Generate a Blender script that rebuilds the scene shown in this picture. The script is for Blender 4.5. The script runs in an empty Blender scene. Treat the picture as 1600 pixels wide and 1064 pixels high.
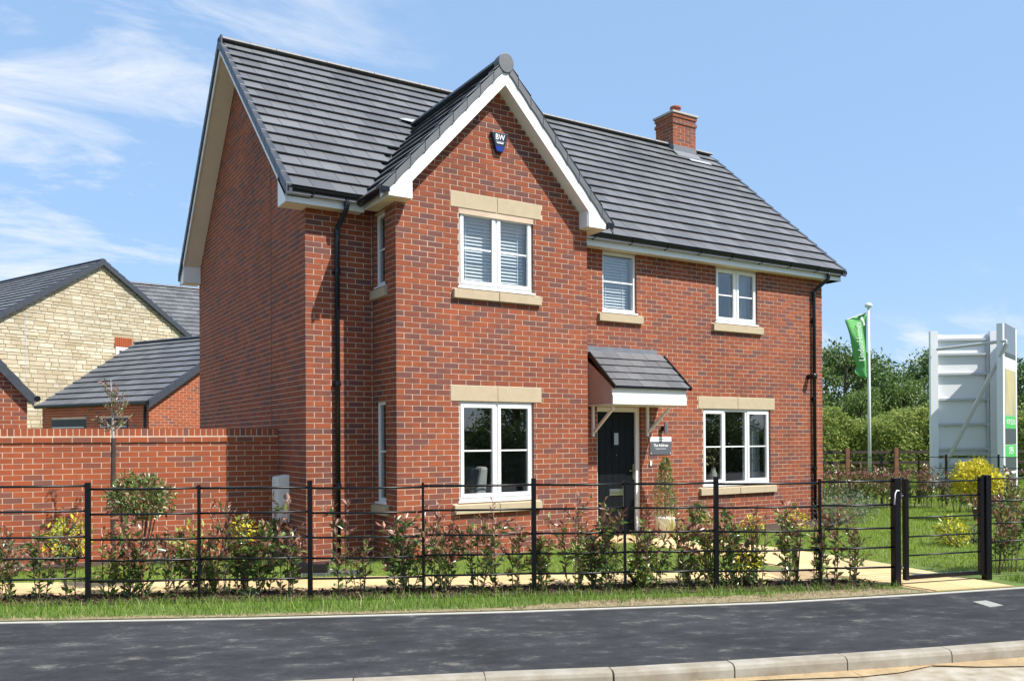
import bpy, math, random
import numpy as np
from mathutils import Vector, Matrix
R = math.radians
random.seed(7); rng = np.random.default_rng(11)
scene = bpy.context.scene
col = scene.collection

# ------------------------------------------------------------------ camera
YAW, PITCH, ROLL, F = 0.55657, 0.00397, 0.00563, 1327.6
CAM = Vector((-4.681, -10.434, 1.565))
fw = Vector((math.sin(YAW)*math.cos(PITCH), math.cos(YAW)*math.cos(PITCH), math.sin(PITCH)))
rt = Vector((math.cos(YAW), -math.sin(YAW), 0)); up = rt.cross(fw)
cr, sr = math.cos(ROLL), math.sin(ROLL)
cx = rt*cr - up*sr; cyv = rt*sr + up*cr
cd = bpy.data.cameras.new('camera'); cam = bpy.data.objects.new('camera', cd); col.objects.link(cam)
cam.matrix_world = Matrix(((cx.x, cyv.x, -fw.x, CAM.x), (cx.y, cyv.y, -fw.y, CAM.y), (cx.z, cyv.z, -fw.z, CAM.z), (0, 0, 0, 1)))
cd.sensor_width = 36; cd.lens = 36*F/1600; cd.shift_y = (680.8-532)/1600
cd.clip_start = 0.05; cd.clip_end = 4000
scene.camera = cam

# ------------------------------------------------------------------ sky, sun, exposure
SUN = Vector((0.285, -0.546, 0.788)).normalized()
EL = math.asin(SUN.z); AZ = math.atan2(SUN.x, SUN.y)
world = bpy.data.worlds.new('World'); scene.world = world; world.use_nodes = True
nt = world.node_tree; nt.nodes.clear()
def wn(t, **k):
    n = nt.nodes.new(t)
    for a, b in k.items(): setattr(n, a, b)
    return n
out = wn('ShaderNodeOutputWorld'); bg = wn('ShaderNodeBackground'); bg.inputs[1].default_value = 0.108
sky = wn('ShaderNodeTexSky', sky_type='NISHITA', sun_disc=False, sun_elevation=EL, sun_rotation=AZ, air_density=1.0, dust_density=0.6, ozone_density=1.6, altitude=50)
tc = wn('ShaderNodeTexCoord'); sep = wn('ShaderNodeSeparateXYZ'); nt.links.new(tc.outputs['Generated'], sep.inputs[0])
def wm(op, a, b):
    n = wn('ShaderNodeMath', operation=op)
    for i, v in enumerate((a, b)):
        if isinstance(v, (int, float)): n.inputs[i].default_value = v
        else: nt.links.new(v, n.inputs[i])
    return n.outputs[0]
den = wm('ADD', wm('MAXIMUM', sep.outputs[2], 0.0), 0.18)
cmb = wn('ShaderNodeCombineXYZ')
nt.links.new(wm('DIVIDE', sep.outputs[0], den), cmb.inputs[0]); nt.links.new(wm('DIVIDE', sep.outputs[1], den), cmb.inputs[1])
mp = wn('ShaderNodeMapping'); mp.inputs['Location'].default_value = (13.258, 10.499, 0); mp.inputs['Rotation'].default_value = (0, 0, 0.5); mp.inputs['Scale'].default_value = (1.1, 2.3, 1)
nt.links.new(cmb.outputs[0], mp.inputs[0])
n1 = wn('ShaderNodeTexNoise'); n1.inputs['Scale'].default_value = 1.5; n1.inputs['Detail'].default_value = 9; n1.inputs['Roughness'].default_value = 0.62; n1.inputs['Distortion'].default_value = 0.5
nt.links.new(mp.outputs[0], n1.inputs['Vector'])
n2 = wn('ShaderNodeTexNoise'); n2.inputs['Scale'].default_value = 0.5; n2.inputs['Detail'].default_value = 2
mp2 = wn('ShaderNodeMapping'); mp2.inputs['Location'].default_value = (3.436, 5.998, 0); nt.links.new(cmb.outputs[0], mp2.inputs[0]); nt.links.new(mp2.outputs[0], n2.inputs['Vector'])
r1 = wn('ShaderNodeMapRange'); r1.inputs[1].default_value = 0.48; r1.inputs[2].default_value = 0.72; nt.links.new(n1.outputs[0], r1.inputs[0])
r2 = wn('ShaderNodeMapRange'); r2.inputs[1].default_value = 0.43; r2.inputs[2].default_value = 0.54; nt.links.new(n2.outputs[0], r2.inputs[0])
cl = wm('MULTIPLY', wm('MULTIPLY', r1.outputs[0], r2.outputs[0]), 1.0)
mixc = wn('ShaderNodeMix', data_type='RGBA'); nt.links.new(cl, mixc.inputs[0]); 
veil = wn('ShaderNodeMix', data_type='RGBA'); veil.inputs[0].default_value = 0.72; nt.links.new(sky.outputs[0], veil.inputs[6]); veil.inputs[7].default_value = (1.85, 2.95, 4.65, 1)   # thin even high haze
nt.links.new(veil.outputs[2], mixc.inputs[6]); mixc.inputs[7].default_value = (4.6, 4.8, 5.1, 1)
nt.links.new(mixc.outputs[2], bg.inputs[0]); nt.links.new(bg.outputs[0], out.inputs[0])

sd = bpy.data.lights.new('sun', 'SUN'); sd.energy = 4.0; sd.angle = R(0.5); sd.color = (1.0, 0.95, 0.87)
sun = bpy.data.objects.new('sun', sd); col.objects.link(sun); sun.rotation_euler = (-SUN).to_track_quat('-Z', 'Y').to_euler(); sun.location = (5, -20, 30)
vs = scene.view_settings; vs.view_transform = 'Standard'; vs.look = 'None'; vs.exposure = 0.95; vs.gamma = 1.0; vs.use_curve_mapping = False

# ------------------------------------------------------------------ materials
def principled(m): return m.node_tree.nodes['Principled BSDF']
def mat(name, c, rough=0.6, var=0.0, scale=8.0, c2=None, bump=0.0, bscale=60.0, metal=0.0, spec=0.5, stretch=None):
    m = bpy.data.materials.new(name); m.use_nodes = True; t = m.node_tree; b = principled(m)
    b.inputs['Roughness'].default_value = rough; b.inputs['Metallic'].default_value = metal
    b.inputs['Specular IOR Level'].default_value = spec
    b.inputs['Base Color'].default_value = (*c, 1)
    if var or c2 or bump:
        g = t.nodes.new('ShaderNodeNewGeometry'); mpn = t.nodes.new('ShaderNodeMapping'); t.links.new(g.outputs['Position'], mpn.inputs[0])
        if stretch: mpn.inputs['Scale'].default_value = stretch
    if var or c2:
        n = t.nodes.new('ShaderNodeTexNoise'); n.inputs['Scale'].default_value = scale; n.inputs['Detail'].default_value = 6; n.inputs['Roughness'].default_value = 0.6
        t.links.new(mpn.outputs[0], n.inputs['Vector'])
        rp = t.nodes.new('ShaderNodeValToRGB'); rp.color_ramp.elements[0].position = 0.3; rp.color_ramp.elements[1].position = 0.7
        a = c2 if c2 else tuple(x*(1-var) for x in c); bb = c if c2 else tuple(min(1, x*(1+var)) for x in c)
        rp.color_ramp.elements[0].color = (*a, 1); rp.color_ramp.elements[1].color = (*bb, 1)
        t.links.new(n.outputs[0], rp.inputs[0]); t.links.new(rp.outputs[0], b.inputs['Base Color'])
    if bump:
        n = t.nodes.new('ShaderNodeTexNoise'); n.inputs['Scale'].default_value = bscale; n.inputs['Detail'].default_value = 4
        t.links.new(mpn.outputs[0], n.inputs['Vector'])
        bp = t.nodes.new('ShaderNodeBump'); bp.inputs['Strength'].default_value = bump; bp.inputs['Distance'].default_value = 0.01
        t.links.new(n.outputs[0], bp.inputs['Height']); t.links.new(bp.outputs[0], b.inputs['Normal'])
    return m

def tone_mat(name, stops,  rough=0.85, patch=0.0, patchcol=(0.1, 0.06, 0.06), bump=0.25, bscale=90, grain=0.12, spec=0.3, pscale=7.0):
    """per-piece tone (face attribute or object colour) -> ramp, with blotches and grain"""
    m = bpy.data.materials.new(name); m.use_nodes = True; t = m.node_tree; b = principled(m); L = t.links.new
    at = t.nodes.new('ShaderNodeAttribute'); at.attribute_name = 'tone'
    oi = t.nodes.new('ShaderNodeObjectInfo'); sp = t.nodes.new('ShaderNodeSeparateColor'); L(oi.outputs['Color'], sp.inputs[0])
    ad = t.nodes.new('ShaderNodeMath'); ad.operation = 'ADD'; L(at.outputs['Fac'], ad.inputs[0]); L(sp.outputs[0], ad.inputs[1])
    rp = t.nodes.new('ShaderNodeValToRGB'); e = rp.color_ramp.elements
    e[0].position, e[0].color = stops[0][0], (*stops[0][1], 1); e[1].position, e[1].color = stops[-1][0], (*stops[-1][1], 1)
    for p, c in stops[1:-1]: x = e.new(p); x.color = (*c, 1)
    L(ad.outputs[0], rp.inputs[0])
    g = t.nodes.new('ShaderNodeNewGeometry'); cur = rp.outputs[0]
    if patch:
        n = t.nodes.new('ShaderNodeTexNoise'); n.inputs['Scale'].default_value = pscale; n.inputs['Detail'].default_value = 3; n.noise_dimensions = '4D'
        L(g.outputs['Position'], n.inputs['Vector'])
        w = t.nodes.new('ShaderNodeMath'); w.operation = 'MULTIPLY'; L(ad.outputs[0], w.inputs[0]); w.inputs[1].default_value = 37.0; L(w.outputs[0], n.inputs['W'])
        mr = t.nodes.new('ShaderNodeMapRange'); mr.inputs[1].default_value = 0.5; mr.inputs[2].default_value = 0.66; mr.inputs[4].default_value = patch; L(n.outputs[0], mr.inputs[0])
        mx = t.nodes.new('ShaderNodeMix'); mx.data_type = 'RGBA'; L(mr.outputs[0], mx.inputs[0]); L(cur, mx.inputs[6]); mx.inputs[7].default_value = (*patchcol, 1); cur = mx.outputs[2]
    n = t.nodes.new('ShaderNodeTexNoise'); n.inputs['Scale'].default_value = bscale; n.inputs['Detail'].default_value = 5; L(g.outputs['Position'], n.inputs['Vector'])
    mr = t.nodes.new('ShaderNodeMapRange'); mr.inputs[3].default_value = 1-grain*2; mr.inputs[4].default_value = 1+grain*2; L(n.outputs[0], mr.inputs[0])
    mu = t.nodes.new('ShaderNodeMix'); mu.data_type = 'RGBA'; mu.blend_type = 'MULTIPLY'; mu.inputs[0].default_value = 1; L(cur, mu.inputs[6]); L(mr.outputs[0], mu.inputs[7])
    nb = t.nodes.new('ShaderNodeTexNoise'); nb.inputs['Scale'].default_value = 0.8; nb.inputs['Detail'].default_value = 5; L(g.outputs['Position'], nb.inputs['Vector'])
    mrb = t.nodes.new('ShaderNodeMapRange'); mrb.inputs[1].default_value = 0.3; mrb.inputs[2].default_value = 0.7; mrb.inputs[3].default_value = 0.85; mrb.inputs[4].default_value = 1.15; L(nb.outputs[0], mrb.inputs[0])
    mb2 = t.nodes.new('ShaderNodeMix'); mb2.data_type = 'RGBA'; mb2.blend_type = 'MULTIPLY'; mb2.inputs[0].default_value = 1; L(mu.outputs[2], mb2.inputs[6]); L(mrb.outputs[0], mb2.inputs[7])
    L(mb2.outputs[2], b.inputs['Base Color'])
    bp = t.nodes.new('ShaderNodeBump'); bp.inputs['Strength'].default_value = bump; bp.inputs['Distance'].default_value = 0.006; L(n.outputs[0], bp.inputs['Height']); L(bp.outputs[0], b.inputs['Normal'])
    b.inputs['Roughness'].default_value = rough; b.inputs['Specular IOR Level'].default_value = spec
    return m

def leaf_mat(name, stops, trans=0.3, rough=0.45, spec=0.4):
    m = bpy.data.materials.new(name); m.use_nodes = True; t = m.node_tree; b = principled(m); L = t.links.new
    g = t.nodes.new('ShaderNodeNewGeometry'); rp = t.nodes.new('ShaderNodeValToRGB'); e = rp.color_ramp.elements
    e[0].position, e[0].color = stops[0][0], (*stops[0][1], 1); e[1].position, e[1].color = stops[-1][0], (*stops[-1][1], 1)
    for p, c in stops[1:-1]: x = e.new(p); x.color = (*c, 1)
    L(g.outputs['Random Per Island'], rp.inputs[0]); L(rp.outputs[0], b.inputs['Base Color'])
    b.inputs['Roughness'].default_value = rough; b.inputs['Specular IOR Level'].default_value = spec
    tr = t.nodes.new('ShaderNodeBsdfTranslucent'); L(rp.outputs[0], tr.inputs[0])
    ms = t.nodes.new('ShaderNodeMixShader'); ms.inputs[0].default_value = trans
    L(b.outputs[0], ms.inputs[1]); L(tr.outputs[0], ms.inputs[2]); L(ms.outputs[0], t.nodes['Material Output'].inputs[0])
    return m

def glass_mat(name, ior=2.0, tint=(0.9, 0.93, 0.93)):
    m = bpy.data.materials.new(name); m.use_nodes = True; t = m.node_tree; L = t.links.new
    fr = t.nodes.new('ShaderNodeFresnel'); ge = t.nodes.new('ShaderNodeNewGeometry')
    bf = t.nodes.new('ShaderNodeMath'); bf.operation = 'MULTIPLY_ADD'; L(ge.outputs['Backfacing'], bf.inputs[0]); bf.inputs[1].default_value = 1/ior-ior; bf.inputs[2].default_value = ior; L(bf.outputs[0], fr.inputs[0])
    gl = t.nodes.new('ShaderNodeBsdfGlossy'); gl.inputs['Roughness'].default_value = 0.0
    tp = t.nodes.new('ShaderNodeBsdfTransparent'); tp.inputs[0].default_value = (*tint, 1)
    ms = t.nodes.new('ShaderNodeMixShader'); L(fr.outputs[0], ms.inputs[0]); L(tp.outputs[0], ms.inputs[1]); L(gl.outputs[0], ms.inputs[2])
    L(ms.outputs[0], t.nodes['Material Output'].inputs[0]); return m

M = {}
M['brick'] = tone_mat('red_brick', [(0, (0.295, 0.078, 0.032)), (0.3, (0.255, 0.066, 0.030)), (0.55, (0.215, 0.060, 0.033)), (0.78, (0.172, 0.060, 0.044)), (1, (0.135, 0.060, 0.052))], patch=0.6, patchcol=(0.122, 0.056, 0.049))
M['wallbrick'] = tone_mat('orange_brick', [(0, (0.335, 0.080, 0.029)), (0.6, (0.285, 0.070, 0.029)), (0.8, (0.215, 0.068, 0.041)), (1, (0.165, 0.07, 0.055))], patch=0.4, patchcol=(0.2, 0.075, 0.055))
M['stonework'] = tone_mat('cotswold_stone', [(0, (0.40, 0.335, 0.225)), (0.5, (0.48, 0.415, 0.30)), (1, (0.55, 0.50, 0.39))], patch=0.3, patchcol=(0.4, 0.3, 0.17), bump=0.5, bscale=25)
M['mortar'] = mat('mortar', (0.54, 0.41, 0.30), 0.95, var=0.18, scale=3)
M['stonemortar'] = mat('stone_mortar', (0.36, 0.29, 0.19), 0.95, var=0.15, scale=20)
M['tile'] = tone_mat('roof_tile', [(0, (0.090, 0.093, 0.101)), (1, (0.138, 0.141, 0.149))], rough=0.5, patch=0.25, patchcol=(0.15, 0.15, 0.152), bump=0.12, bscale=160, grain=0.06, spec=0.5, pscale=3)
M['verge'] = mat('verge_tile', (0.042, 0.048, 0.062), 0.45, var=0.2, scale=12, spec=0.5)
M['bayverge'] = mat('bay_verge_tile', (0.105, 0.11, 0.12), 0.5, var=0.15, scale=10, spec=0.5)
M['ridge'] = mat('ridge_tile', (0.21, 0.20, 0.195), 0.6, var=0.2, scale=14)
M['white'] = mat('white_upvc', (0.80, 0.80, 0.79), 0.32, var=0.02, scale=3)
M['board'] = mat('white_board', (0.78, 0.78, 0.76), 0.4, var=0.03, scale=2)
M['soffit'] = mat('soffit_board', (0.68, 0.60, 0.47), 0.6, var=0.04, scale=3)
M['black'] = mat('black_plastic', (0.006, 0.008, 0.011), 0.25, spec=0.4)
M['iron'] = mat('black_iron', (0.004, 0.0045, 0.006), 0.35, bump=0.1, bscale=120, spec=0.35)
M['cast'] = mat('cast_stone', (0.44, 0.355, 0.235), 0.85, var=0.06, scale=9, bump=0.15, bscale=140)
M['lead'] = mat('lead_sheet', (0.16, 0.17, 0.19), 0.5, var=0.12, scale=8)
M['palelead'] = mat('pale_lead', (0.36, 0.37, 0.38), 0.5, var=0.1)
M['joint'] = mat('movement_sealant', (0.16, 0.09, 0.065), 0.9)
M['door'] = mat('door_black', (0.005, 0.007, 0.010), 0.5, spec=0.2, bump=0.25, bscale=40, stretch=(6, 6, 0.4))
M['frost_sky'] = mat('frosted_sky_reflection', (0.34, 0.40, 0.48), 0.2)  # pale sky reflection put into the colour of the frosted door pane
M['steel'] = mat('steel', (0.6, 0.6, 0.6), 0.25, metal=1)
M['chrome'] = mat('chrome', (0.75, 0.75, 0.75), 0.12, metal=1)
M['glass'] = glass_mat('window_glass')
M['cheek'] = mat('canopy_cheek', (0.50, 0.42, 0.36), 0.7, var=0.05)
M['terracotta'] = mat('terracotta', (0.30, 0.075, 0.045), 0.8, var=0.1, scale=12)
M['plaster'] = mat('interior_plaster', (0.72, 0.70, 0.66), 0.9)
M['carpet'] = mat('interior_floor', (0.16, 0.13, 0.11), 0.95)
M['blind'] = mat('blind_white', (0.75, 0.76, 0.78), 0.5)
M['curtain'] = mat('curtain_grey', (0.34, 0.35, 0.36), 0.9, var=0.1, scale=5)
M['asphalt'] = mat('asphalt', (0.075, 0.078, 0.085), 0.95, bump=0.7, bscale=160, spec=0.2)
M['kerb'] = mat('kerb_concrete', (0.36, 0.335, 0.285), 0.9, c2=(0.22, 0.185, 0.13), scale=4, bump=0.3, bscale=150)
M['edging'] = mat('edging_concrete', (0.40, 0.38, 0.34), 0.9, var=0.1, scale=9)
M['road'] = mat('road_dusty', (0.44, 0.40, 0.33), 0.95, c2=(0.24, 0.19, 0.12), scale=5.0, bump=0.5, bscale=140)
M['roadtar'] = mat('road_asphalt', (0.055, 0.056, 0.06), 0.9, var=0.2, scale=3, bump=0.4, bscale=160)
M['bounce_pale'] = mat('bounce_paving', (0.46, 0.39, 0.31), 0.9, var=0.15, scale=6)  # for the unseen sheet that bounces light onto the gable
M['soil'] = mat('soil', (0.055, 0.038, 0.026), 1.0, var=0.4, scale=14, bump=0.8, bscale=40)
M['turf'] = mat('turf', (0.12, 0.18, 0.03), 1.0, c2=(0.08, 0.12, 0.025), scale=5, bump=0.8, bscale=60)
M['dryturf'] = mat('verge_turf', (0.10, 0.13, 0.035), 1.0, c2=(0.17, 0.13, 0.065), scale=3.5, bump=0.8, bscale=60)
M['dryedge'] = mat('dry_verge_soil', (0.30, 0.235, 0.145), 1.0, c2=(0.17, 0.14, 0.07), scale=9, bump=0.6, bscale=70)
M['chip'] = leaf_mat('bark_chip', [(0, (0.03, 0.018, 0.012)), (0.6, (0.075, 0.045, 0.03)), (1, (0.16, 0.11, 0.075))], trans=0, rough=0.9, spec=0.1)
M['slab'] = tone_mat('buff_slab', [(0, (0.56, 0.40, 0.20)), (1, (0.64, 0.47, 0.25))], patch=0.25, patchcol=(0.5, 0.34, 0.17), bump=0.2, bscale=30, grain=0.05)
M['grass'] = leaf_mat('grass_blade', [(0, (0.18, 0.28, 0.028)), (0.55, (0.27, 0.38, 0.045)), (0.9, (0.37, 0.46, 0.085)), (1, (0.50, 0.44, 0.20))], trans=0.35, rough=0.5)
M['verge_grass'] = leaf_mat('verge_grass_blade', [(0, (0.10, 0.19, 0.02)), (0.55, (0.16, 0.27, 0.032)), (0.88, (0.25, 0.36, 0.06)), (1, (0.42, 0.37, 0.18))], trans=0.35, rough=0.5)
M['drygrass'] = leaf_mat('dry_grass_blade', [(0, (0.36, 0.29, 0.16)), (0.6, (0.46, 0.38, 0.23)), (1, (0.24, 0.25, 0.08))], trans=0.25, rough=0.7)
M['green'] = leaf_mat('shrub_leaf', [(0, (0.07, 0.12, 0.032)), (0.5, (0.12, 0.20, 0.048)), (0.85, (0.20, 0.28, 0.07)), (1, (0.34, 0.40, 0.12))], rough=0.28, spec=0.8)
M['freshgreen'] = leaf_mat('fresh_shrub_leaf', [(0, (0.10, 0.17, 0.035)), (0.5, (0.19, 0.28, 0.055)), (0.8, (0.30, 0.38, 0.08)), (1, (0.46, 0.48, 0.15))], rough=0.28, spec=0.8)
M['bronze'] = leaf_mat('young_bronze_leaf', [(0, (0.15, 0.055, 0.038)), (0.5, (0.29, 0.11, 0.07)), (0.8, (0.40, 0.18, 0.12)), (1, (0.55, 0.34, 0.26))], rough=0.3, spec=0.8)
M['yellow'] = leaf_mat('golden_leaf', [(0, (0.52, 0.46, 0.02)), (0.5, (0.72, 0.62, 0.03)), (1, (0.80, 0.72, 0.12))], rough=0.45)
M['lime'] = leaf_mat('variegated_leaf', [(0, (0.14, 0.22, 0.03)), (0.5, (0.32, 0.38, 0.05)), (1, (0.50, 0.50, 0.14))], rough=0.4)
M['stripe'] = leaf_mat('striped_sword_leaf', [(0, (0.30, 0.33, 0.08)), (0.5, (0.50, 0.47, 0.17)), (1, (0.60, 0.56, 0.28))], rough=0.4)
M['grey_green'] = leaf_mat('grey_green_leaf', [(0, (0.10, 0.14, 0.085)), (1, (0.24, 0.29, 0.19))], rough=0.6)
M['tree'] = leaf_mat('tree_leaf', [(0, (0.05, 0.095, 0.022)), (0.5, (0.095, 0.165, 0.036)), (0.85, (0.15, 0.23, 0.055)), (1, (0.22, 0.29, 0.09))], rough=0.5, trans=0.25)
M['tree2'] = leaf_mat('pale_tree_leaf', [(0, (0.09, 0.15, 0.035)), (0.5, (0.15, 0.23, 0.05)), (1, (0.25, 0.33, 0.09))], rough=0.5, trans=0.3)
M['hedge'] = leaf_mat('hedge_leaf', [(0, (0.17, 0.235, 0.055)), (0.5, (0.27, 0.345, 0.08)), (1, (0.42, 0.46, 0.14))], rough=0.55, trans=0.45)
M['hedgecore'] = mat('hedge_inner', (0.09, 0.12, 0.03), 1.0, var=0.4, scale=6)
M['bark'] = mat('bark', (0.10, 0.075, 0.055), 0.9, var=0.3, scale=20, bump=0.5)
M['palebark'] = mat('pale_bark', (0.42, 0.38, 0.33), 0.8, var=0.2, scale=30)
M['stem'] = mat('stem_brown', (0.13, 0.075, 0.05), 0.8, var=0.2, scale=30)
M['timber'] = mat('fence_timber', (0.20, 0.085, 0.045), 0.85, var=0.3, scale=10, stretch=(1, 1, 0.2))
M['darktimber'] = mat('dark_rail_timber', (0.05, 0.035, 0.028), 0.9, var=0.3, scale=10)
M['signwhite'] = mat('sign_white', (0.78, 0.79, 0.80), 0.45)
M['signgrey'] = mat('sign_aluminium', (0.55, 0.56, 0.58), 0.4, metal=0.3)
M['plaque'] = mat('plaque_grey', (0.10, 0.11, 0.13), 0.3)
M['navy'] = mat('alarm_navy', (0.010, 0.018, 0.040), 0.3)
M['blue'] = mat('alarm_blue', (0.008, 0.03, 0.24), 0.25)
M['print'] = mat('white_print', (0.82, 0.82, 0.82), 0.6)
M['flag'] = mat('flag_green', (0.11, 0.38, 0.10), 0.7, var=0.06, scale=4)
M['pole'] = mat('flagpole_white', (0.74, 0.75, 0.76), 0.35)
M['signgreen'] = mat('sign_green', (0.06, 0.42, 0.08), 0.5)
M['darkband'] = mat('sign_charcoal', (0.045, 0.055, 0.06), 0.5)
M['photo'] = mat('sign_photo_print', (0.55, 0.45, 0.16), 0.5, c2=(0.30, 0.28, 0.22), scale=1.6, stretch=(1, 1, 0.5))
M['manhole'] = mat('cover_steel', (0.30, 0.29, 0.27), 0.7, var=0.15, scale=20)
M['vase'] = mat('vase_ceramic', (0.42, 0.41, 0.34), 0.5)
M['fabric'] = mat('chair_fabric', (0.45, 0.45, 0.44), 0.9)
M['farwin'] = mat('far_window_glass', (0.03, 0.035, 0.04), 0.08)
M['ivory'] = mat('meter_white', (0.78, 0.77, 0.74), 0.4)
M['gravel'] = mat('grey_chippings', (0.22, 0.20, 0.19), 0.95, var=0.3, scale=40, bump=0.6, bscale=90)

# pavement stains: pale worn streaks of dried mud on the asphalt
def add_streaks(m):
    t = m.node_tree; b = principled(m); L = t.links.new
    g = t.nodes.new('ShaderNodeNewGeometry'); mpn = t.nodes.new('ShaderNodeMapping'); mpn.vector_type = 'TEXTURE'; mpn.inputs['Rotation'].default_value = (0, 0, -0.44); mpn.inputs['Scale'].default_value = (0.72, 0.40, 1); L(g.outputs['Position'], mpn.inputs[0])
    n = t.nodes.new('ShaderNodeTexNoise'); n.inputs['Scale'].default_value = 2.3; n.inputs['Detail'].default_value = 10; n.inputs['Roughness'].default_value = 0.74; L(mpn.outputs[0], n.inputs['Vector'])
    rp = t.nodes.new('ShaderNodeValToRGB'); e = rp.color_ramp.elements
    e[0].position, e[0].color = 0.38, (0.030, 0.032, 0.035, 1); e[1].position, e[1].color = 0.74, (0.27, 0.25, 0.225, 1)
    x = e.new(0.55); x.color = (0.046, 0.048, 0.052, 1); x = e.new(0.62); x.color = (0.095, 0.093, 0.09, 1)
    L(n.outputs[0], rp.inputs[0])
    n2 = t.nodes.new('ShaderNodeTexNoise'); n2.inputs['Scale'].default_value = 70; n2.inputs['Detail'].default_value = 6; n2.inputs['Roughness'].default_value = 0.8; L(g.outputs['Position'], n2.inputs['Vector'])
    mr = t.nodes.new('ShaderNodeMapRange'); mr.inputs[3].default_value = 0.35; mr.inputs[4].default_value = 1.65; L(n2.outputs[0], mr.inputs[0])
    mu = t.nodes.new('ShaderNodeMix'); mu.data_type = 'RGBA'; mu.blend_type = 'MULTIPLY'; mu.inputs[0].default_value = 1; L(rp.outputs[0], mu.inputs[6]); L(mr.outputs[0], mu.inputs[7])
    n3 = t.nodes.new('ShaderNodeTexNoise'); n3.inputs['Scale'].default_value = 0.9; n3.inputs['Detail'].default_value = 5; L(g.outputs['Position'], n3.inputs['Vector'])
    mr3 = t.nodes.new('ShaderNodeMapRange'); mr3.inputs[1].default_value = 0.3; mr3.inputs[2].default_value = 0.7; mr3.inputs[3].default_value = 0.72; mr3.inputs[4].default_value = 1.22; L(n3.outputs[0], mr3.inputs[0])
    m3 = t.nodes.new('ShaderNodeMix'); m3.data_type = 'RGBA'; m3.blend_type = 'MULTIPLY'; m3.inputs[0].default_value = 1; L(mu.outputs[2], m3.inputs[6]); L(mr3.outputs[0], m3.inputs[7])
    L(m3.outputs[2], b.inputs['Base Color'])
add_streaks(M['asphalt'])

# ------------------------------------------------------------------ mesh helpers
def V(*a): return Vector(a)
def tag(o, label=None, cat=None, group=None, kind=None):
    if label: o['label'] = label
    if cat: o['category'] = cat
    if group: o['group'] = group
    if kind: o['kind'] = kind
    return o
def link(o, parent=None):
    col.objects.link(o)
    if parent is not None:
        o.parent = parent; o.matrix_parent_inverse = Matrix.Translation(-wloc(parent))
    o.color = (0, 0, 0, 1)
    return o
def wloc(o):
    return Vector(o['_w']) if '_w' in o else Vector((0, 0, 0))
def thing(name, loc, label, cat, group=None):
    o = bpy.data.objects.new(name, None); o.location = loc; o.empty_display_size = 0.1; col.objects.link(o); o['_w'] = tuple(loc)
    return tag(o, label, cat, group)
class MB:
    def __init__(s): s.v = []; s.f = []; s.t = []
    def add(s, vs_, fs, tone=0.0):
        n = len(s.v); s.v += [tuple(p) for p in vs_]; s.f += [tuple(i+n for i in f) for f in fs]; s.t += [tone]*len(fs); return s
    def quad(s, a, b, c, d, tone=0.0): return s.add([a, b, c, d], [(0, 1, 2, 3)], tone)
    def box(s, x0, x1, y0, y1, z0, z1, tone=0.0):
        return s.hexa([(x0, y0, z0), (x1, y0, z0), (x1, y1, z0), (x0, y1, z0), (x0, y0, z1), (x1, y0, z1), (x1, y1, z1), (x0, y1, z1)], tone)
    def hexa(s, p, tone=0.0):
        return s.add(p, [(0, 3, 2, 1), (4, 5, 6, 7), (0, 1, 5, 4), (1, 2, 6, 5), (2, 3, 7, 6), (3, 0, 4, 7)], tone)
    def obox(s, o, a, b, c, tone=0.0):
        o, a, b, c = Vector(o), Vector(a), Vector(b), Vector(c)
        return s.hexa([o, o+a, o+a+b, o+b, o+c, o+a+c, o+a+b+c, o+b+c], tone)
    def prism(s, poly, ext, tone=0.0):
        e = Vector(ext); n = len(poly); p = [Vector(q) for q in poly]
        return s.add(p+[q+e for q in p], [tuple(range(n))[::-1], tuple(range(n, 2*n))]+[(i, (i+1) % n, (i+1) % n+n, i+n) for i in range(n)], tone)
    def tube(s, pts, r, n=8, cap=True, tone=0.0):
        pts = [Vector(p) for p in pts]; rs = r if isinstance(r, (list, tuple)) else [r]*len(pts); base = len(s.v); vv = []
        for i, p in enumerate(pts):
            d = (pts[min(i+1, len(pts)-1)]-pts[max(i-1, 0)])
            d = d.normalized() if d.length > 1e-9 else V(0, 0, 1)
            a = d.orthogonal().normalized() if i == 0 else (pa - d*pa.dot(d)).normalized()
            pa = a; b = d.cross(a)
            vv += [p+(a*math.cos(2*math.pi*k/n)+b*math.sin(2*math.pi*k/n))*rs[i] for k in range(n)]
        fs = [(i*n+k, i*n+(k+1) % n, (i+1)*n+(k+1) % n, (i+1)*n+k) for i in range(len(pts)-1) for k in range(n)]
        if cap: fs += [tuple(range(n))[::-1], tuple((len(pts)-1)*n+k for k in range(n))]
        return s.add(vv, fs, tone)
    def lathe(s, c, prof, n=16, tone=0.0):
        c = Vector(c); vv = []
        for r, z in prof: vv += [c+V(r*math.cos(2*math.pi*k/n), r*math.sin(2*math.pi*k/n), z) for k in range(n)]
        fs = [(i*n+k, i*n+(k+1) % n, (i+1)*n+(k+1) % n, (i+1)*n+k) for i in range(len(prof)-1) for k in range(n)]
        fs += [tuple(range(n))[::-1], tuple((len(prof)-1)*n+k for k in range(n))]
        return s.add(vv, fs, tone)
    def build(s, name, m, parent=None, smooth=False, kind=None, label=None, bevel=0):
        me = bpy.data.meshes.new(name); me.from_pydata(s.v, [], s.f); me.update()
        if any(s.t):
            a = me.attributes.new('tone', 'FLOAT', 'FACE'); a.data.foreach_set('value', s.t)
        if smooth: me.polygons.foreach_set('use_smooth', [True]*len(me.polygons))
        me.materials.append(M[m] if isinstance(m, str) else m)
        o = link(bpy.data.objects.new(name, me), parent)
        if bevel:
            bv = o.modifiers.new('bevel', 'BEVEL'); bv.width = bevel; bv.segments = 2; bv.limit_method = 'ANGLE'
        return tag(o, label, kind=kind)
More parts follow.
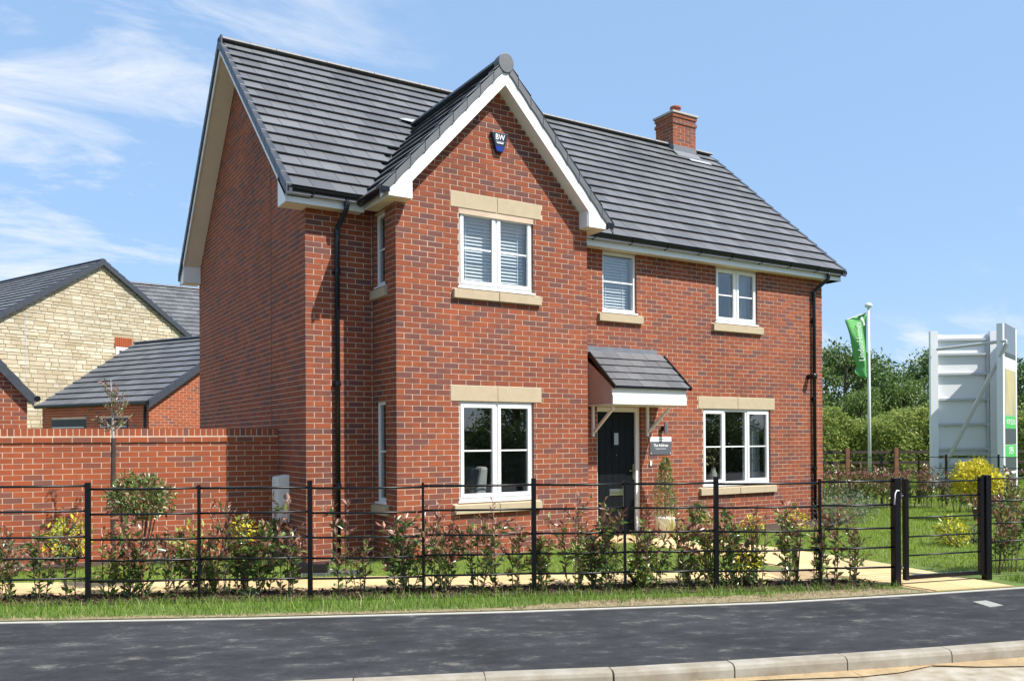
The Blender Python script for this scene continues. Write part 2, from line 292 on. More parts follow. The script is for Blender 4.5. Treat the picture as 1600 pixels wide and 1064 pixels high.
def array_mesh(name, verts, faces, m, parent=None, kind=None):
    """verts (N,3), faces (K,k) uniform"""
    me = bpy.data.meshes.new(name); k = faces.shape[1]
    me.vertices.add(len(verts)); me.vertices.foreach_set('co', np.asarray(verts, np.float32).ravel())
    me.loops.add(faces.size); me.loops.foreach_set('vertex_index', faces.astype(np.int32).ravel())
    me.polygons.add(len(faces)); me.polygons.foreach_set('loop_start', np.arange(0, faces.size, k, dtype=np.int32))
    try: me.polygons.foreach_set('loop_total', np.full(len(faces), k, np.int32))
    except Exception: pass
    me.update(calc_edges=True); me.validate()
    me.materials.append(M[m]); o = link(bpy.data.objects.new(name, me), parent)
    return tag(o, kind=kind)
def copy_obj(o, parent=None, loc=None, rotz=None):
    c = o.copy(); col.objects.link(c)
    if parent is not None: c.parent = parent
    return c

# camera-space placement for far things: lateral metres, depth metres
def cs(lat, dep, z=0.0):
    f2 = Vector((math.sin(YAW), math.cos(YAW), 0)); p = CAM + rt*lat + f2*dep; return Vector((p.x, p.y, z))
def px(pxx, dep, z=0.0): return cs((pxx-800)/F*dep, dep, z)
def zat(py, dep, hor=686.0): return CAM.z + (hor-py)*dep/F

def text_mesh(name, s, size, m, parent, origin, u, v, n, align='CENTER', bold=0.0, sx=1.0):
    cu = bpy.data.curves.new(name, 'FONT'); cu.body = s; cu.size = size; cu.align_x = align; cu.align_y = 'CENTER'; cu.offset = bold; cu.extrude = 0.0006; cu.resolution_u = 2
    o = bpy.data.objects.new(name, cu); col.objects.link(o)
    bpy.context.view_layer.update()
    me = bpy.data.meshes.new_from_object(o.evaluated_get(bpy.context.evaluated_depsgraph_get()))
    col.objects.unlink(o); bpy.data.objects.remove(o)
    u, v, n, origin = Vector(u).normalized()*sx, Vector(v).normalized(), Vector(n).normalized(), Vector(origin)
    for w in me.vertices: c = w.co.copy(); w.co = origin + u*c.x + v*c.y + n*(c.z+0.002)
    me.materials.clear(); me.materials.append(M[m])
    o = link(bpy.data.objects.new(name, me), parent); return o

# ------------------------------------------------------------------ ground levels and lines
GZ = -0.09          # garden level
PAVE_BACK = [(-30, 12.5), (-14, 3.9), (-8, 0.6), (-4.56, -1.29), (-2.52, -2.40), (-0.36, -3.47), (2.03, -4.52), (3.58, -5.04), (5.04, -5.46), (7.5, -6.05), (12, -7.0), (30, -10.5), (60, -16)]
KERB = [(-30, 8.5), (-14, 0.4), (-8, -2.3), (-4.8, -3.79), (-2.86, -4.64), (-1.65, -5.16), (-0.82, -5.55), (0.07, -5.90), (0.94, -6.22), (1.76, -6.50), (2.51, -6.75), (5, -7.45), (12, -9.2), (30, -13), (60, -18.6)]
def resample(pts, step):
    out_ = [Vector((*pts[0], 0))]; P_ = [Vector((*p, 0)) for p in pts]
    for a, b in zip(P_, P_[1:]):
        n = max(1, int((b-a).length/step))
        for i in range(1, n+1): out_.append(a.lerp(b, i/n))
    return out_
def poly_at(pts, x):
    return float(np.interp(x, [p[0] for p in pts], [p[1] for p in pts]))
def sheet(name, poly, z, m, kind='structure'):
    b = MB(); b.add([(x, y, z) for x, y in poly], [tuple(range(len(poly)))]); o = b.build(name, m); return tag(o, kind=kind)

big = sheet('ground', [(-900, -900), (900, -900), (900, 900), (-900, 900)], -0.32, 'turf')
sheet('lawn', [(p[0], p[1]+0.02) for p in PAVE_BACK] + [(60, 60), (-30, 60)], GZ, 'turf')
sheet('road', [(p[0], p[1]-0.12) for p in KERB][::-1] + [(-30, -14), (60, -26)], -0.215, 'roadtar')
sheet('road_dust', [(p[0], p[1]-0.12) for p in KERB[3:-2]][::-1] + [(p[0]-.4, p[1]-1.3) for p in KERB[3:-2]], -0.2105, 'road')
sheet('pavement', [(x, y-0.03) for x, y in PAVE_BACK] + [(x, y+0.0) for x, y in KERB][::-1], -0.1, 'asphalt')
b = MB()
pb = resample(PAVE_BACK, 1.0)
for a, c in zip(pb, pb[1:]):
    d = (c-a).normalized(); n = V(-d.y, d.x, 0)
    b.hexa([a-n*0.032+V(0, 0, -0.2), c-n*0.032+V(0, 0, -0.2), c+n*0.0+V(0, 0, -0.2), a+n*0.0+V(0, 0, -0.2),
            a-n*0.032+V(0, 0, -0.093), c-n*0.032+V(0, 0, -0.093), c+n*0.0+V(0, 0, -0.088), a+n*0.0+V(0, 0, -0.088)])
tag(b.build('path_edging', 'edging'), kind='structure')
# kerb stones
kr = bpy.data.objects.new('kerb', None); col.objects.link(kr); kr['kind'] = 'structure'
kp = [Vector((*p, 0)) for p in [(-8, -2.3), (-4.8, -3.79), (-2.86, -4.64), (-1.65, -5.16), (-0.82, -5.55), (0.07, -5.90), (0.94, -6.22), (1.76, -6.50), (2.51, -6.75), (5, -7.45), (12, -9.2)]]
cum = [0.0]
for a, c in zip(kp, kp[1:]): cum.append(cum[-1]+(c-a).length)
def kpt(s):
    for i in range(len(kp)-1):
        if s <= cum[i+1]: return kp[i].lerp(kp[i+1], (s-cum[i])/(cum[i+1]-cum[i]))
    return kp[-1]
s0 = (cum[3]) % 0.915
s = s0
while s+0.915 < cum[-1]:
    a, c = kpt(s+0.004), kpt(s+0.911); d = (c-a).normalized(); n = V(d.y, -d.x, 0); dz = random.uniform(-0.003, 0.003)
    prof = [(-0.0, -0.35), (-0.0, -0.092), (0.092, -0.092), (0.118, -0.104), (0.128, -0.128), (0.135, -0.35)]
    MB().prism([a+n*q+V(0, 0, z+dz) for q, z in prof], c-a).build('kerb_stone', 'kerb', kr)
    s += 0.915
# channel of concrete and dried mud at the kerb foot
b = MB(); ss = np.linspace(0.3, cum[-1]-0.3, 60)
for i in range(59):
    a, c = kpt(ss[i]), kpt(ss[i+1]); d = (c-a).normalized(); n = V(d.y, -d.x, 0)
    w0, w1 = 0.22+0.08*math.sin(i*1.7)+0.05*math.sin(i*4.1), 0.22+0.08*math.sin((i+1)*1.7)+0.05*math.sin((i+1)*4.1)
    b.quad(a+n*0.13+V(0, 0, -0.19), c+n*0.13+V(0, 0, -0.19), c+n*w1+V(0, 0, -0.2), a+n*w0+V(0, 0, -0.2))
M['mud'] = mat('dried_mud', (0.36, 0.26, 0.14), 0.95, var=0.2, scale=8, bump=0.5)
tag(b.build('kerb_channel', 'mud'), kind='structure')
# inspection cover in the pavement
b = MB(); q = [V(3.79, -5.60, 0), V(3.96, -5.64, 0), V(3.85, -5.87, 0), V(3.66, -5.84, 0)]
b.prism([p+V(0, 0, -0.13) for p in q], (0, 0, 0.034)); o = b.build('inspection_cover', 'manhole')
tag(o, 'small square grey inspection cover in the asphalt pavement before the gate', 'manhole cover')

# ------------------------------------------------------------------ brickwork
BM = 0.2364; CH = 0.075; RC = 0.0035   # stretcher module, course height, joint recess
def intervals(u0, u1, cuts):
    iv = [(u0, u1)]
    for c0, c1 in cuts:
        nx = []
        for a, b_ in iv:
            if c1 <= a or c0 >= b_: nx.append((a, b_))
            else:
                if c0 > a: nx.append((a, c0))
                if c1 < b_: nx.append((c1, b_))
        iv = nx
    return iv
def tone_pick(dark=0.27):
    r = random.random()
    return 0.02+random.random()*0.5 if r > dark else 0.55+random.random()*0.45
def brick_list(u0, u1, z0, z1, openings=(), clip=None, phase=0, module=BM, dark=0.27):
    """returns (ua, ub, za, zb, tone, full)"""
    res = []
    module = (u1-u0)/max(1, round((u1-u0)/(module*.5)))*2
    for k in range(math.floor(z0/CH+1e-6), math.ceil(z1/CH-1e-6)):
        za, zb = k*CH+0.005, (k+1)*CH-0.005
        za_, zb_ = max(za, z0), min(zb, z1)
        if zb_-za_ < 0.015: continue
        a, b_ = u0, u1
        if clip:
            c = clip((za+zb)/2)
            if c is None: continue
            a, b_ = max(a, c[0]), min(b_, c[1])
            if b_-a < 0.05: continue
        cuts = [(o[0], o[1]) for o in openings if o[2] < zb-0.01 and o[3] > za+0.01]
        off = 0.5*module if (k+phase) % 2 else 0.0
        for i0, i1 in intervals(a, b_, cuts):
            n0 = math.floor((i0-u0-off)/module)-1; n1 = math.ceil((i1-u0-off)/module)+1
            for n in range(n0, n1):
                x0, x1 = u0+off+n*module, u0+off+(n+1)*module
                y0, y1 = max(x0+0.006, i0), min(x1-0.006, i1)
                if x0+0.006 < i0: y0 = i0 if abs(i0-a) < 1e-9 else i0+0.004
                if x1-0.006 > i1: y1 = i1 if abs(i1-b_) < 1e-9 else i1-0.004
                if y1-y0 < 0.010: continue
                res.append((y0, y1, za_, zb_, tone_pick(dark), (y1-y0) > module-0.014 and zb_-za_ > 0.06))
    return res
def place_bricks(parent, jobs, m, limit=300, label=None):
    """jobs: (list, origin, udir, normal). nearest full bricks become objects, the rest one mesh"""
    cand = []
    for j, (bl, o, u, n) in enumerate(jobs):
        for i, q in enumerate(bl):
            c = o+u*((q[0]+q[1])/2)+V(0, 0, (q[2]+q[3])/2); dv = CAM-c
            score = max(0.0, dv.normalized().dot(n))*(q[1]-q[0])/dv.length_squared
            if not q[5]: score = 0
            px_ = (c-CAM).dot(rt)/(c-CAM).dot(fw)*F+800
            if not (10 < px_ < 1590) or c.z < 0.05: score = 0
            cand.append((score, j, i))
    cand.sort(reverse=True); top = set((j, i) for s_, j, i in cand[:limit] if s_ > 0)
    rest = MB(); meshes = {}
    for j, (bl, o, u, n) in enumerate(jobs):
        for i, (a, b_, za, zb, t, full) in enumerate(bl):
            pr = random.uniform(-0.0012, 0.0012)
            if (j, i) in top:
                if j not in meshes:
                    mb = MB(); L_, H_ = b_-a, CH-0.010
                    p0 = -n*(RC+0.02)
                    mb.add([p0, p0+u*L_, p0+u*L_+V(0, 0, H_), p0+V(0, 0, H_), V(0, 0, 0), u*L_, u*L_+V(0, 0, H_), V(0, 0, H_)],
                           [(4, 5, 6, 7), (0, 1, 5, 4), (1, 2, 6, 5), (2, 3, 7, 6), (3, 0, 4, 7)])
                    me = bpy.data.meshes.new('brick'); me.from_pydata(mb.v, [], mb.f); me.materials.append(M[m]); meshes[j] = me
                ob = bpy.data.objects.new('brick', meshes[j]); link(ob, parent); ob.location = o+u*a+V(0, 0, za)+n*pr; ob.color = (t, 0, 0, 1)
            else:
                p = o+u*a+V(0, 0, za)+n*pr; L_, H_ = b_-a, zb-za; p0 = p-n*(RC+0.004)
                rest.add([p0, p0+u*L_, p0+u*L_+V(0, 0, H_), p0+V(0, 0, H_), p, p+u*L_, p+u*L_+V(0, 0, H_), p+V(0, 0, H_)],
                         [(4, 5, 6, 7), (0, 1, 5, 4), (1, 2, 6, 5), (2, 3, 7, 6), (3, 0, 4, 7)], t)
    if rest.v: rest.build('brickwork', m, parent, kind='stuff')
def wall_sheet(u0, u1, z0, z1, openings, o, u, n, rec=RC, clip_poly=None):
    """mortar face with openings cut as a grid of quads"""
    b = MB(); us = sorted({u0, u1} | {q for op in openings for q in op[:2] if u0 < q < u1}); zs_ = sorted({z0, z1} | {q for op in openings for q in op[2:4] if z0 < q < z1})
    for a, c in zip(us, us[1:]):
        for d, e in zip(zs_, zs_[1:]):
            mu, mz = (a+c)/2, (d+e)/2
            if any(op[0] < mu < op[1] and op[2] < mz < op[3] for op in openings): continue
            b.quad(o+u*a+V(0, 0, d)-n*rec, o+u*c+V(0, 0, d)-n*rec, o+u*c+V(0, 0, e)-n*rec, o+u*a+V(0, 0, e)-n*rec)
    if clip_poly: b.add([o+u*p+V(0, 0, z)-n*rec for p, z in clip_poly], [tuple(range(len(clip_poly)))])
    return b

# ------------------------------------------------------------------ the house
XL, XR, YF, YR = -0.968, 9.712, 0.82, 7.46
BX0, BX1 = 0.0, 3.184; BC = (BX0+BX1)/2
RY = 4.18; RM = 0.915; RZ0 = 4.925; RE = 0.50      # main roof: ridge y, slope, tile plane height at y=RE
VXL, VXR = -1.315, 10.03
BM_ = 1.09; BZ = 6.93; BOV = 0.23                  # bay roof slope, tile plane apex, front overhang
ZB = GZ-0.15
def roof_z(y): return RZ0+(min(y, 2*RY-y)-RE)*RM
def bay_z(x): return BZ-BM_*abs(x-BC)
house = thing('detached_house', (4.4, 3.5, GZ), 'two-storey red brick house with dark tiled roof, gabled bay and black front door', 'house')
X_, Y_, Z_ = V(1, 0, 0), V(0, 1, 0), V(0, 0, 1)

# openings: (u0,u1,z0,z1)
W_BAY_UP = (0.955, 2.205, 3.675, 4.80); W_BAY_DN = (0.945, 2.195, 0.675, 2.10)
W1 = (4.12, 4.865, 3.675, 4.716); W2 = (6.745, 7.85, 3.675, 4.716); W3 = (6.40, 8.19, 0.675, 2.10)
DOOR = (3.985, 4.965, -0.15, 2.10)
NW_UP = (0.36, 0.72, 3.675, 4.716); NW_DN = (0.36, 0.72, 0.675, 2.10)
def lint(w, e=0.135): return (w[0]-e, w[1]+e, w[3], w[3]+0.222)
def sill(w, e=0.105): return (w[0]-e, w[1]+e, w[2]-0.15, w[2])
bay_ops = [W_BAY_UP, W_BAY_DN]; bay_fill = [lint(W_BAY_UP), lint(W_BAY_DN), sill(W_BAY_UP), sill(W_BAY_DN)]
main_ops = [W1, W2, W3, DOOR]; main_fill = [lint(W3, 0.115), sill(W1), sill(W2), sill(W3)]
side_ops = [NW_UP, NW_DN]; side_fill = [sill(NW_UP, 0.08), sill(NW_DN, 0.08)]
soff = 4.72
def bayclip(z):
    w = (BZ-0.33-(z+0.0375))/BM_
    return None if w < 0.05 else (BC-w, BC+w)
def gabclip(z):
    y = RE+(z+0.0375+0.20-RZ0)/RM
    return (max(YF, y), min(YR, 2*RY-y)) if y < RY-0.05 else None
jobs = []
O = V(0, 0, 0)
jobs.append((brick_list(BX0, BX1, ZB, 6.7, bay_ops+bay_fill, bayclip), V(0, 0, 0), X_, -Y_))
jobs.append((brick_list(BX1+0.0, XR, ZB, soff+0.1, main_ops+main_fill), V(0, YF, 0), X_, -Y_))
jobs.append((brick_list(XL, BX0-0.008, ZB, soff+0.1), V(0, YF, 0), X_, -Y_))
jobs.append((brick_list(0.0075, YF-0.008, ZB, soff+0.1, side_ops+side_fill, phase=1), V(BX0, 0, 0), Y_, -X_))
jobs.append((brick_list(YF+0.0075, YR, ZB, 8.2, clip=gabclip, phase=1), V(XL, 0, 0), Y_, -X_))
jobs.append((brick_list(0.0075, YF-0.008, ZB, soff+0.1, phase=1), V(BX1, 0, 0), Y_, X_))
jobs.append((brick_list(YF+0.0075, YR, ZB, 8.2, clip=gabclip, phase=1), V(XR, 0, 0), Y_, X_))
place_bricks(house, jobs, 'brick')
# mortar walls
def gable_poly():
    z0 = soff; y0, y1 = YF, YR; zt = lambda y: roof_z(y)-0.12
    return [(YF, z0), (YR, z0), (YR, zt(YR)), (RY, zt(RY)), (YF, zt(YF))]
wall_sheet(BX0+RC, BX1-RC, ZB, soff, bay_ops, V(0, 0, 0), X_, -Y_, clip_poly=[(BX0+RC, soff), (BX1-RC, soff), (BX1-RC, bay_z(BX1)-0.1), (BC, BZ-0.1), (BX0+RC, bay_z(BX0)-0.1)]).build('wall', 'mortar', house)
wall_sheet(BX1, XR-RC, ZB, soff+0.12, main_ops, V(0, YF, 0), X_, -Y_).build('wall', 'mortar', house)
wall_sheet(XL+RC, BX0, ZB, soff+0.12, [], V(0, YF, 0), X_, -Y_).build('wall', 'mortar', house)
wall_sheet(RC, YF, ZB, soff+0.12, side_ops, V(BX0, 0, 0), Y_, -X_).build('wall', 'mortar', house)
wall_sheet(RC, YF, ZB, soff+0.12, [], V(BX1, 0, 0), Y_, X_).build('wall', 'mortar', house)
wall_sheet(YF+RC, YR, ZB, soff, [], V(XL, 0, 0), Y_, -X_, clip_poly=gable_poly()).build('wall', 'mortar', house)
wall_sheet(YF+RC, YR, ZB, soff, [], V(XR, 0, 0), Y_, X_, clip_poly=gable_poly()).build('wall', 'mortar', house)
wall_sheet(XL, XR, ZB, soff+0.12, [], V(0, YR, 0), X_, Y_).build('wall', 'mortar', house)
# movement joint on the gable wall
MB().box(XL-0.004, XL+0.01, 2.42, 2.432, GZ, 5.9).build('movement_joint', 'joint', house)
# inside: floors, ceilings, partitions
b = MB()
b.quad((XL+.05, YF+.02, -0.02), (XR-.05, YF+.02, -0.02), (XR-.05, YR-.05, -0.02), (XL+.05, YR-.05, -0.02)); b.quad((BX0+.05, .1, -0.02), (BX1-.05, .1, -0.02), (BX1-.05, YF+.02, -0.02), (BX0+.05, YF+.02, -0.02))
b.box(XL+.05, XR-.05, YF+0.05, YR-.05, 2.42, 2.66); b.box(BX0+.05, BX1-.05, 0.12, YF+0.05, 2.42, 2.66)
b.build('floor', 'carpet', house)
b = MB()
b.box(XL+.05, XR-.05, YF+.03, YR-.05, 4.74, 4.76); b.box(BX0+.05, BX1-.05, 0.1, YF+.03, 4.80, 4.82)
b.box(3.6, 3.7, YF+.1, YR-.05, -0.02, 4.74); b.box(XL+.05, XR-.05, 5.0, 5.1, -0.02, 4.74); b.box(5.6, 5.7, YF+.1, 5.0, -0.02, 4.74)
b.build('partition', 'plaster', house)

# reveals
def reveal(op, o, u, n, depth=0.095, top=True):
    b = MB(); m_ = MB()
    for side, s_ in ((op[0], 1), (op[1], -1)):
        m_.quad(o+u*side+V(0, 0, op[2])-n*RC, o+u*side+V(0, 0, op[3])-n*RC, o+u*side+V(0, 0, op[3])-n*(depth+0.06), o+u*side+V(0, 0, op[2])-n*(depth+0.06))
        for k in range(round(op[2]/CH), round(op[3]/CH)):
            za, zb = max(op[2], k*CH+0.005), min(op[3], (k+1)*CH-0.005)
            if zb-za < 0.02: continue
            p = o+u*(side+s_*0.004)
            b.quad(p+V(0, 0, za)-n*0.001, p+V(0, 0, zb)-n*0.001, p+V(0, 0, zb)-n*(depth+0.05), p+V(0, 0, za)-n*(depth+0.05), tone_pick())
    if top: m_.quad(o+u*op[0]+V(0, 0, op[3])-n*RC, o+u*op[1]+V(0, 0, op[3])-n*RC, o+u*op[1]+V(0, 0, op[3])-n*(depth+0.06), o+u*op[0]+V(0, 0, op[3])-n*(depth+0.06))
    m_.build('reveal', 'mortar', house); b.build('reveal_brick', 'brick', house, kind='stuff')

def window(op, o, u, n, cols, opens, depth=0.04, bar=True, blind=None, curtain=None, lintel=None, sl=None, proj=0.06, split=True, louvre=0.0):
    """outer frame is the part; casements, panes, bars, sill, lintel its pieces"""
    u0, u1, z0, z1 = op; P_ = lambda a, z, d: o+u*a+V(0, 0, z)-n*d
    FW = 0.05; zb = z0+0.035
    f = MB(); d0, d1 = depth, depth+0.07
    def bar_(a0, a1, za, zc, da, db, mb):
        mb.obox(P_(a0, za, db), u*(a1-a0), n*(db-da), V(0, 0, zc-za))
    bar_(u0+0.003, u0+FW, zb, z1-0.003, d0, d1, f); bar_(u1-FW, u1-0.003, zb, z1-0.003, d0, d1, f)
    bar_(u0+FW, u1-FW, z1-FW, z1-0.003, d0, d1, f); bar_(u0+FW, u1-FW, zb, zb+FW, d0, d1, f)
    xs = [u0+FW+(u1-u0-2*FW)*c for c in cols]
    for c in xs[1:-1]: bar_(c-0.03, c+0.03, zb+FW, z1-FW, d0, d1, f)
    fr = f.build('window', 'white', house, bevel=0.004)
    s_ = MB(); s_.obox(P_(u0+0.003, z0+0.002, d1), u*(u1-u0-0.006), n*(d1-depth), V(0, 0, 0.034)); s_.obox(P_(u0-0.02 if sl else u0+0.004, z0+0.004, depth), u*(u1-u0+(0.04 if sl else -0.008)), n*(depth+0.012), V(0, 0, 0.026)); s_.build('window_board', 'white', fr, bevel=0.003)
    for i in range(len(xs)-1):
        a0 = xs[i]+(0.0 if i == 0 else 0.03); a1 = xs[i+1]-(0.0 if i == len(xs)-2 else 0.03)
        za, zc = zb+FW, z1-FW; g = 0.0
        if opens[i]:
            c = MB(); w = 0.052; a0_, a1_, za_, zc_ = a0-0.012, a1+0.012, za-0.012, zc+0.012
            bar_(a0_, a0_+w, za_, zc_, d0-0.016, d0+0.03, c); bar_(a1_-w, a1_, za_, zc_, d0-0.016, d0+0.03, c)
            bar_(a0_+w, a1_-w, zc_-w, zc_, d0-0.016, d0+0.03, c); bar_(a0_+w, a1_-w, za_, za_+w, d0-0.016, d0+0.03, c)
            c.build('casement', 'white', fr, bevel=0.005); a0, a1, za, zc = a0_+w, a1_-w, za_+w, zc_-w
        p = MB(); p.obox(P_(a0-0.004, za-0.004, d0+0.028), u*(a1-a0+0.008), n*0.012, V(0, 0, zc-za+0.008)); p.build('pane', 'glass', fr)
        if bar:
            mz = za+(zc-za)*0.5; g_ = MB(); bar_(a0, a1, mz-0.011, mz+0.011, d0+0.008, d0+0.0155, g_); g_.build('glazing_bar', 'white', fr)
    v_ = MB()
    if lintel:
        a0, a1 = u0-lintel, u1+lintel; mid = (a0+a1)/2
        for c0, c1 in (((a0, mid-0.003), (mid+0.003, a1)) if split else ((a0, a1),)):
            l_ = MB(); l_.obox(P_(c0+0.004, z1+0.002, 0.1), u*(c1-c0-0.008), n*0.106, V(0, 0, 0.216)); l_.build('lintel', 'cast', fr, bevel=0.004)
    if sl:
        a0, a1 = u0-sl, u1+sl
        mid = (a0+a1)/2; parts_ = ((a0, mid-0.002), (mid+0.002, a1)) if (u1-u0) > 1.2 else ((a0, a1),)
        for c0, c1 in parts_:
            q = [(0.10, z0-0.148), (-proj, z0-0.146), (-proj, z0-0.022), (0.10, z0-0.002)]
            l_ = MB(); l_.prism([P_(c0+0.003, z, d) for d, z in q], u*(c1-c0-0.006)); l_.build('sill', 'cast', fr, bevel=0.005)
    if blind:
        bl = MB(); zt = z1-0.06
        for c0, c1 in blind:
            zz = zt
            while zz > z0+0.08:
                th = R(48)*louvre; dy = 0.05*math.cos(th); dz = 0.05*math.sin(th)
                p = P_(c0, zz, depth+0.13); bl.hexa([p, p+u*(c1-c0), p+u*(c1-c0)-n*dy+V(0, 0, dz), p-n*dy+V(0, 0, dz), p+V(0, 0, .003), p+u*(c1-c0)+V(0, 0, .003), p+u*(c1-c0)-n*dy+V(0, 0, dz+.003), p-n*dy+V(0, 0, dz+.003)])
                zz -= 0.050
            for k in (0.2, 0.8):
                a = c0+(c1-c0)*k; bl.obox(P_(a, z0+0.08, depth+0.125), u*0.012, n*0.002, V(0, 0, zt-z0-0.08))
        bl.build('blind', 'blind', fr)
    if curtain:
        for c0, c1 in curtain:
            pts = []; N = 24
            for i in range(N+1):
                a = c0+(c1-c0)*i/N; pts.append((a, depth+0.22+0.03*math.sin(i*1.9)))
            cm = MB()
            for (a, d), (a2, d2) in zip(pts, pts[1:]): cm.quad(P_(a, z0-0.3, d), P_(a2, z0-0.3, d2), P_(a2, z1+0.1, d2), P_(a, z1+0.1, d))
            cm.build('curtain', 'curtain', fr, smooth=True)
    reveal(op, o, u, n, top=True)
    return fr
window(W_BAY_UP, V(0, 0, 0), X_, -Y_, (0, .5, 1), (1, 1), blind=[(W_BAY_UP[0]+.08, BC-0.02), (BC+0.0, W_BAY_UP[1]-.08)], lintel=0.135, sl=0.105, louvre=1.1)
window(W_BAY_DN, V(0, 0, 0), X_, -Y_, (0, .5, 1), (1, 1), lintel=0.135, sl=0.105)
window(W1, V(0, YF, 0), X_, -Y_, (0, 1), (0,), blind=[(W1[0]+.06, W1[1]-.06)], sl=0.105, louvre=1.1)
window(W2, V(0, YF, 0), X_, -Y_, (0, .5, 1), (1, 1), curtain=[(W2[0]+.62, W2[1]-.02)], sl=0.105)
window(W3, V(0, YF, 0), X_, -Y_, (0, .31, .655, 1), (1, 0, 1), curtain=[(W3[1]-.48, W3[1]-.02), (W3[0]-.1, W3[0]+.2)], lintel=0.115, sl=0.105)
window(NW_UP, V(BX0, 0, 0), Y_, -X_, (0, 1), (0,), sl=0.08, proj=0.05)
window(NW_DN, V(BX0, 0, 0), Y_, -X_, (0, 1), (0,), sl=0.08, proj=0.05)

# front door
f = MB(); d0 = 0.10
f.box(DOOR[0]+.003, DOOR[0]+.065, YF+d0-.03, YF+d0+.06, -0.09, 2.097); f.box(DOOR[1]-.085, DOOR[1]-.003, YF+d0-.03, YF+d0+.06, -0.09, 2.097); f.box(DOOR[0]+.065, DOOR[1]-.085, YF+d0-.03, YF+d0+.06, 2.02, 2.097)
dr = f.build('door', 'white', house, bevel=0.004)
reveal(DOOR, V(0, YF, 0), X_, -Y_, depth=0.13)
lf = MB(); lx0, lx1 = DOOR[0]+.067, DOOR[1]-.087
lf.box(lx0, lx1, YF+d0+.01, YF+d0+.055, -0.06, 2.017); lf.build('door_leaf', 'door', dr)
pl = MB()
for i in range(5):
    a = lx0+.06+(lx1-lx0-.12)*i/5; pl.box(a+.002, a+(lx1-lx0-.12)/5-.002, YF+d0+.004, YF+d0+.012, 0.10, 1.95)
pl.build('door_plank', 'door', dr, bevel=0.003)
mx = (lx0+lx1)/2
g = MB(); g.box(mx-.085, mx+.085, YF+d0-.012, YF+d0+.006, 1.40, 1.72); g.build('light_frame', 'door', dr, bevel=0.005)
g = MB(); g.box(mx-.045, mx+.045, YF+d0-.014, YF+d0-.0125, 1.46, 1.66); g.build('pane', 'frost_sky', dr)
g = MB(); g.lathe((0, 0, 0), [(0.001, -.004), (.016, -.004), (.016, .004), (.001, .004)], 12)
g.v = [(x+mx, YF+d0-.008+z, y+1.28) for x, y, z in g.v]; g.build('spyhole', 'chrome', dr)
g = MB(); g.box(mx-.15, mx+.15, YF+d0-.012, YF+d0+.005, 0.60, 0.71); g.build('letter_plate', 'chrome', dr, bevel=0.004)
g = MB(); g.box(mx-.11, mx+.11, YF+d0-.016, YF+d0-.0125, 0.63, 0.67); g.build('letter_flap', 'steel', dr)
g = MB(); g.box(lx1-.055, lx1-.02, YF+d0-.008, YF+d0+.006, 0.86, 1.12); g.obox((lx1-.16, YF+d0-.05, 1.005), (.125, 0, 0), (0, .014, 0), (0, 0, .02)); g.box(lx1-.047, lx1-.03, YF+d0-.05, YF+d0-.006, 1.005, 1.025); g.build('handle', 'chrome', dr)
g = MB(); g.box(DOOR[0]+.003, DOOR[1]-.003, YF+.01, YF+.2, -0.09, -0.062); g.build('threshold', 'steel', dr)
b = MB(); b.box(3.75, 5.25, YF-.75, YF-.012, GZ, -0.075); b.box(3.9, 5.05, YF-.012, YF+.3, GZ-.05, -0.092); b.build('doorstep', 'slab', house)

# door canopy
CX0, CX1, CYF = 3.76, 5.36, 0.16
cz = lambda y: 2.42+(y-CYF+0.06)/(YF-CYF+0.06)*0.52
c = MB(); c.prism([(CX0+.02, YF-.004, 2.13), (CX0+.02, CYF, 2.13), (CX0+.02, CYF, 2.40), (CX0+.02, YF-.004, 2.87)], (.05, 0, 0))
can = c.build('canopy', 'cheek', house)
MB().prism([(CX1-.07, YF-.004, 2.13), (CX1-.07, CYF, 2.13), (CX1-.07, CYF, 2.40), (CX1-.07, YF-.004, 2.87)], (.05, 0, 0)).build('cheek', 'cheek', can)
MB().box(CX0+.01, CX1-.01, CYF-.024, CYF-.002, 2.255, 2.395).build('fascia', 'board', can, bevel=0.004)
MB().box(CX0+.012, CX1-.012, CYF-.036, CYF-.014, 2.112, 2.252).build('fascia', 'board', can, bevel=0.004)
MB().box(CX0+.02, CX1-.02, CYF, YF-.01, 2.105, 2.125).build('soffit', 'board', can)
MB().prism([(CX0+.015, YF-.006, 2.86), (CX0+.015, CYF-.05, 2.38), (CX0+.015, CYF-.05, 2.40), (CX0+.015, YF-.006, 2.89)], (CX1-CX0-.03, 0, 0)).build('roof_deck', 'black', can)
b = MB(); b.box(CX0+.03, CX1-.05, YF-.014, YF-.001, 2.99, 3.10); b.prism([(CX0+.03, YF-.014, 3.0), (CX0+.03, YF-.10, 2.945), (CX0+.03, YF-.10, 2.955), (CX0+.03, YF-.014, 3.012)], (CX1-CX0-.08, 0, 0)); b.build('flashing', 'lead', can)
# canopy brackets
for bx_ in (CX0+.10, CX1-.32):
    k = MB(); k.box(bx_, bx_+.045, YF-.05, YF-.002, 1.60, 2.104); k.build('bracket', 'board', can, bevel=0.004)
    k = MB(); p0, p1 = V(bx_+.003, YF-.055, 1.70), V(bx_+.003, CYF+.10, 2.08); dd = (p1-p0).normalized(); nn = V(0, -dd.z, dd.y)
    k.obox(p0, p1-p0, V(.039, 0, 0), nn*.045); k.build('brace', 'board', can, bevel=0.004)

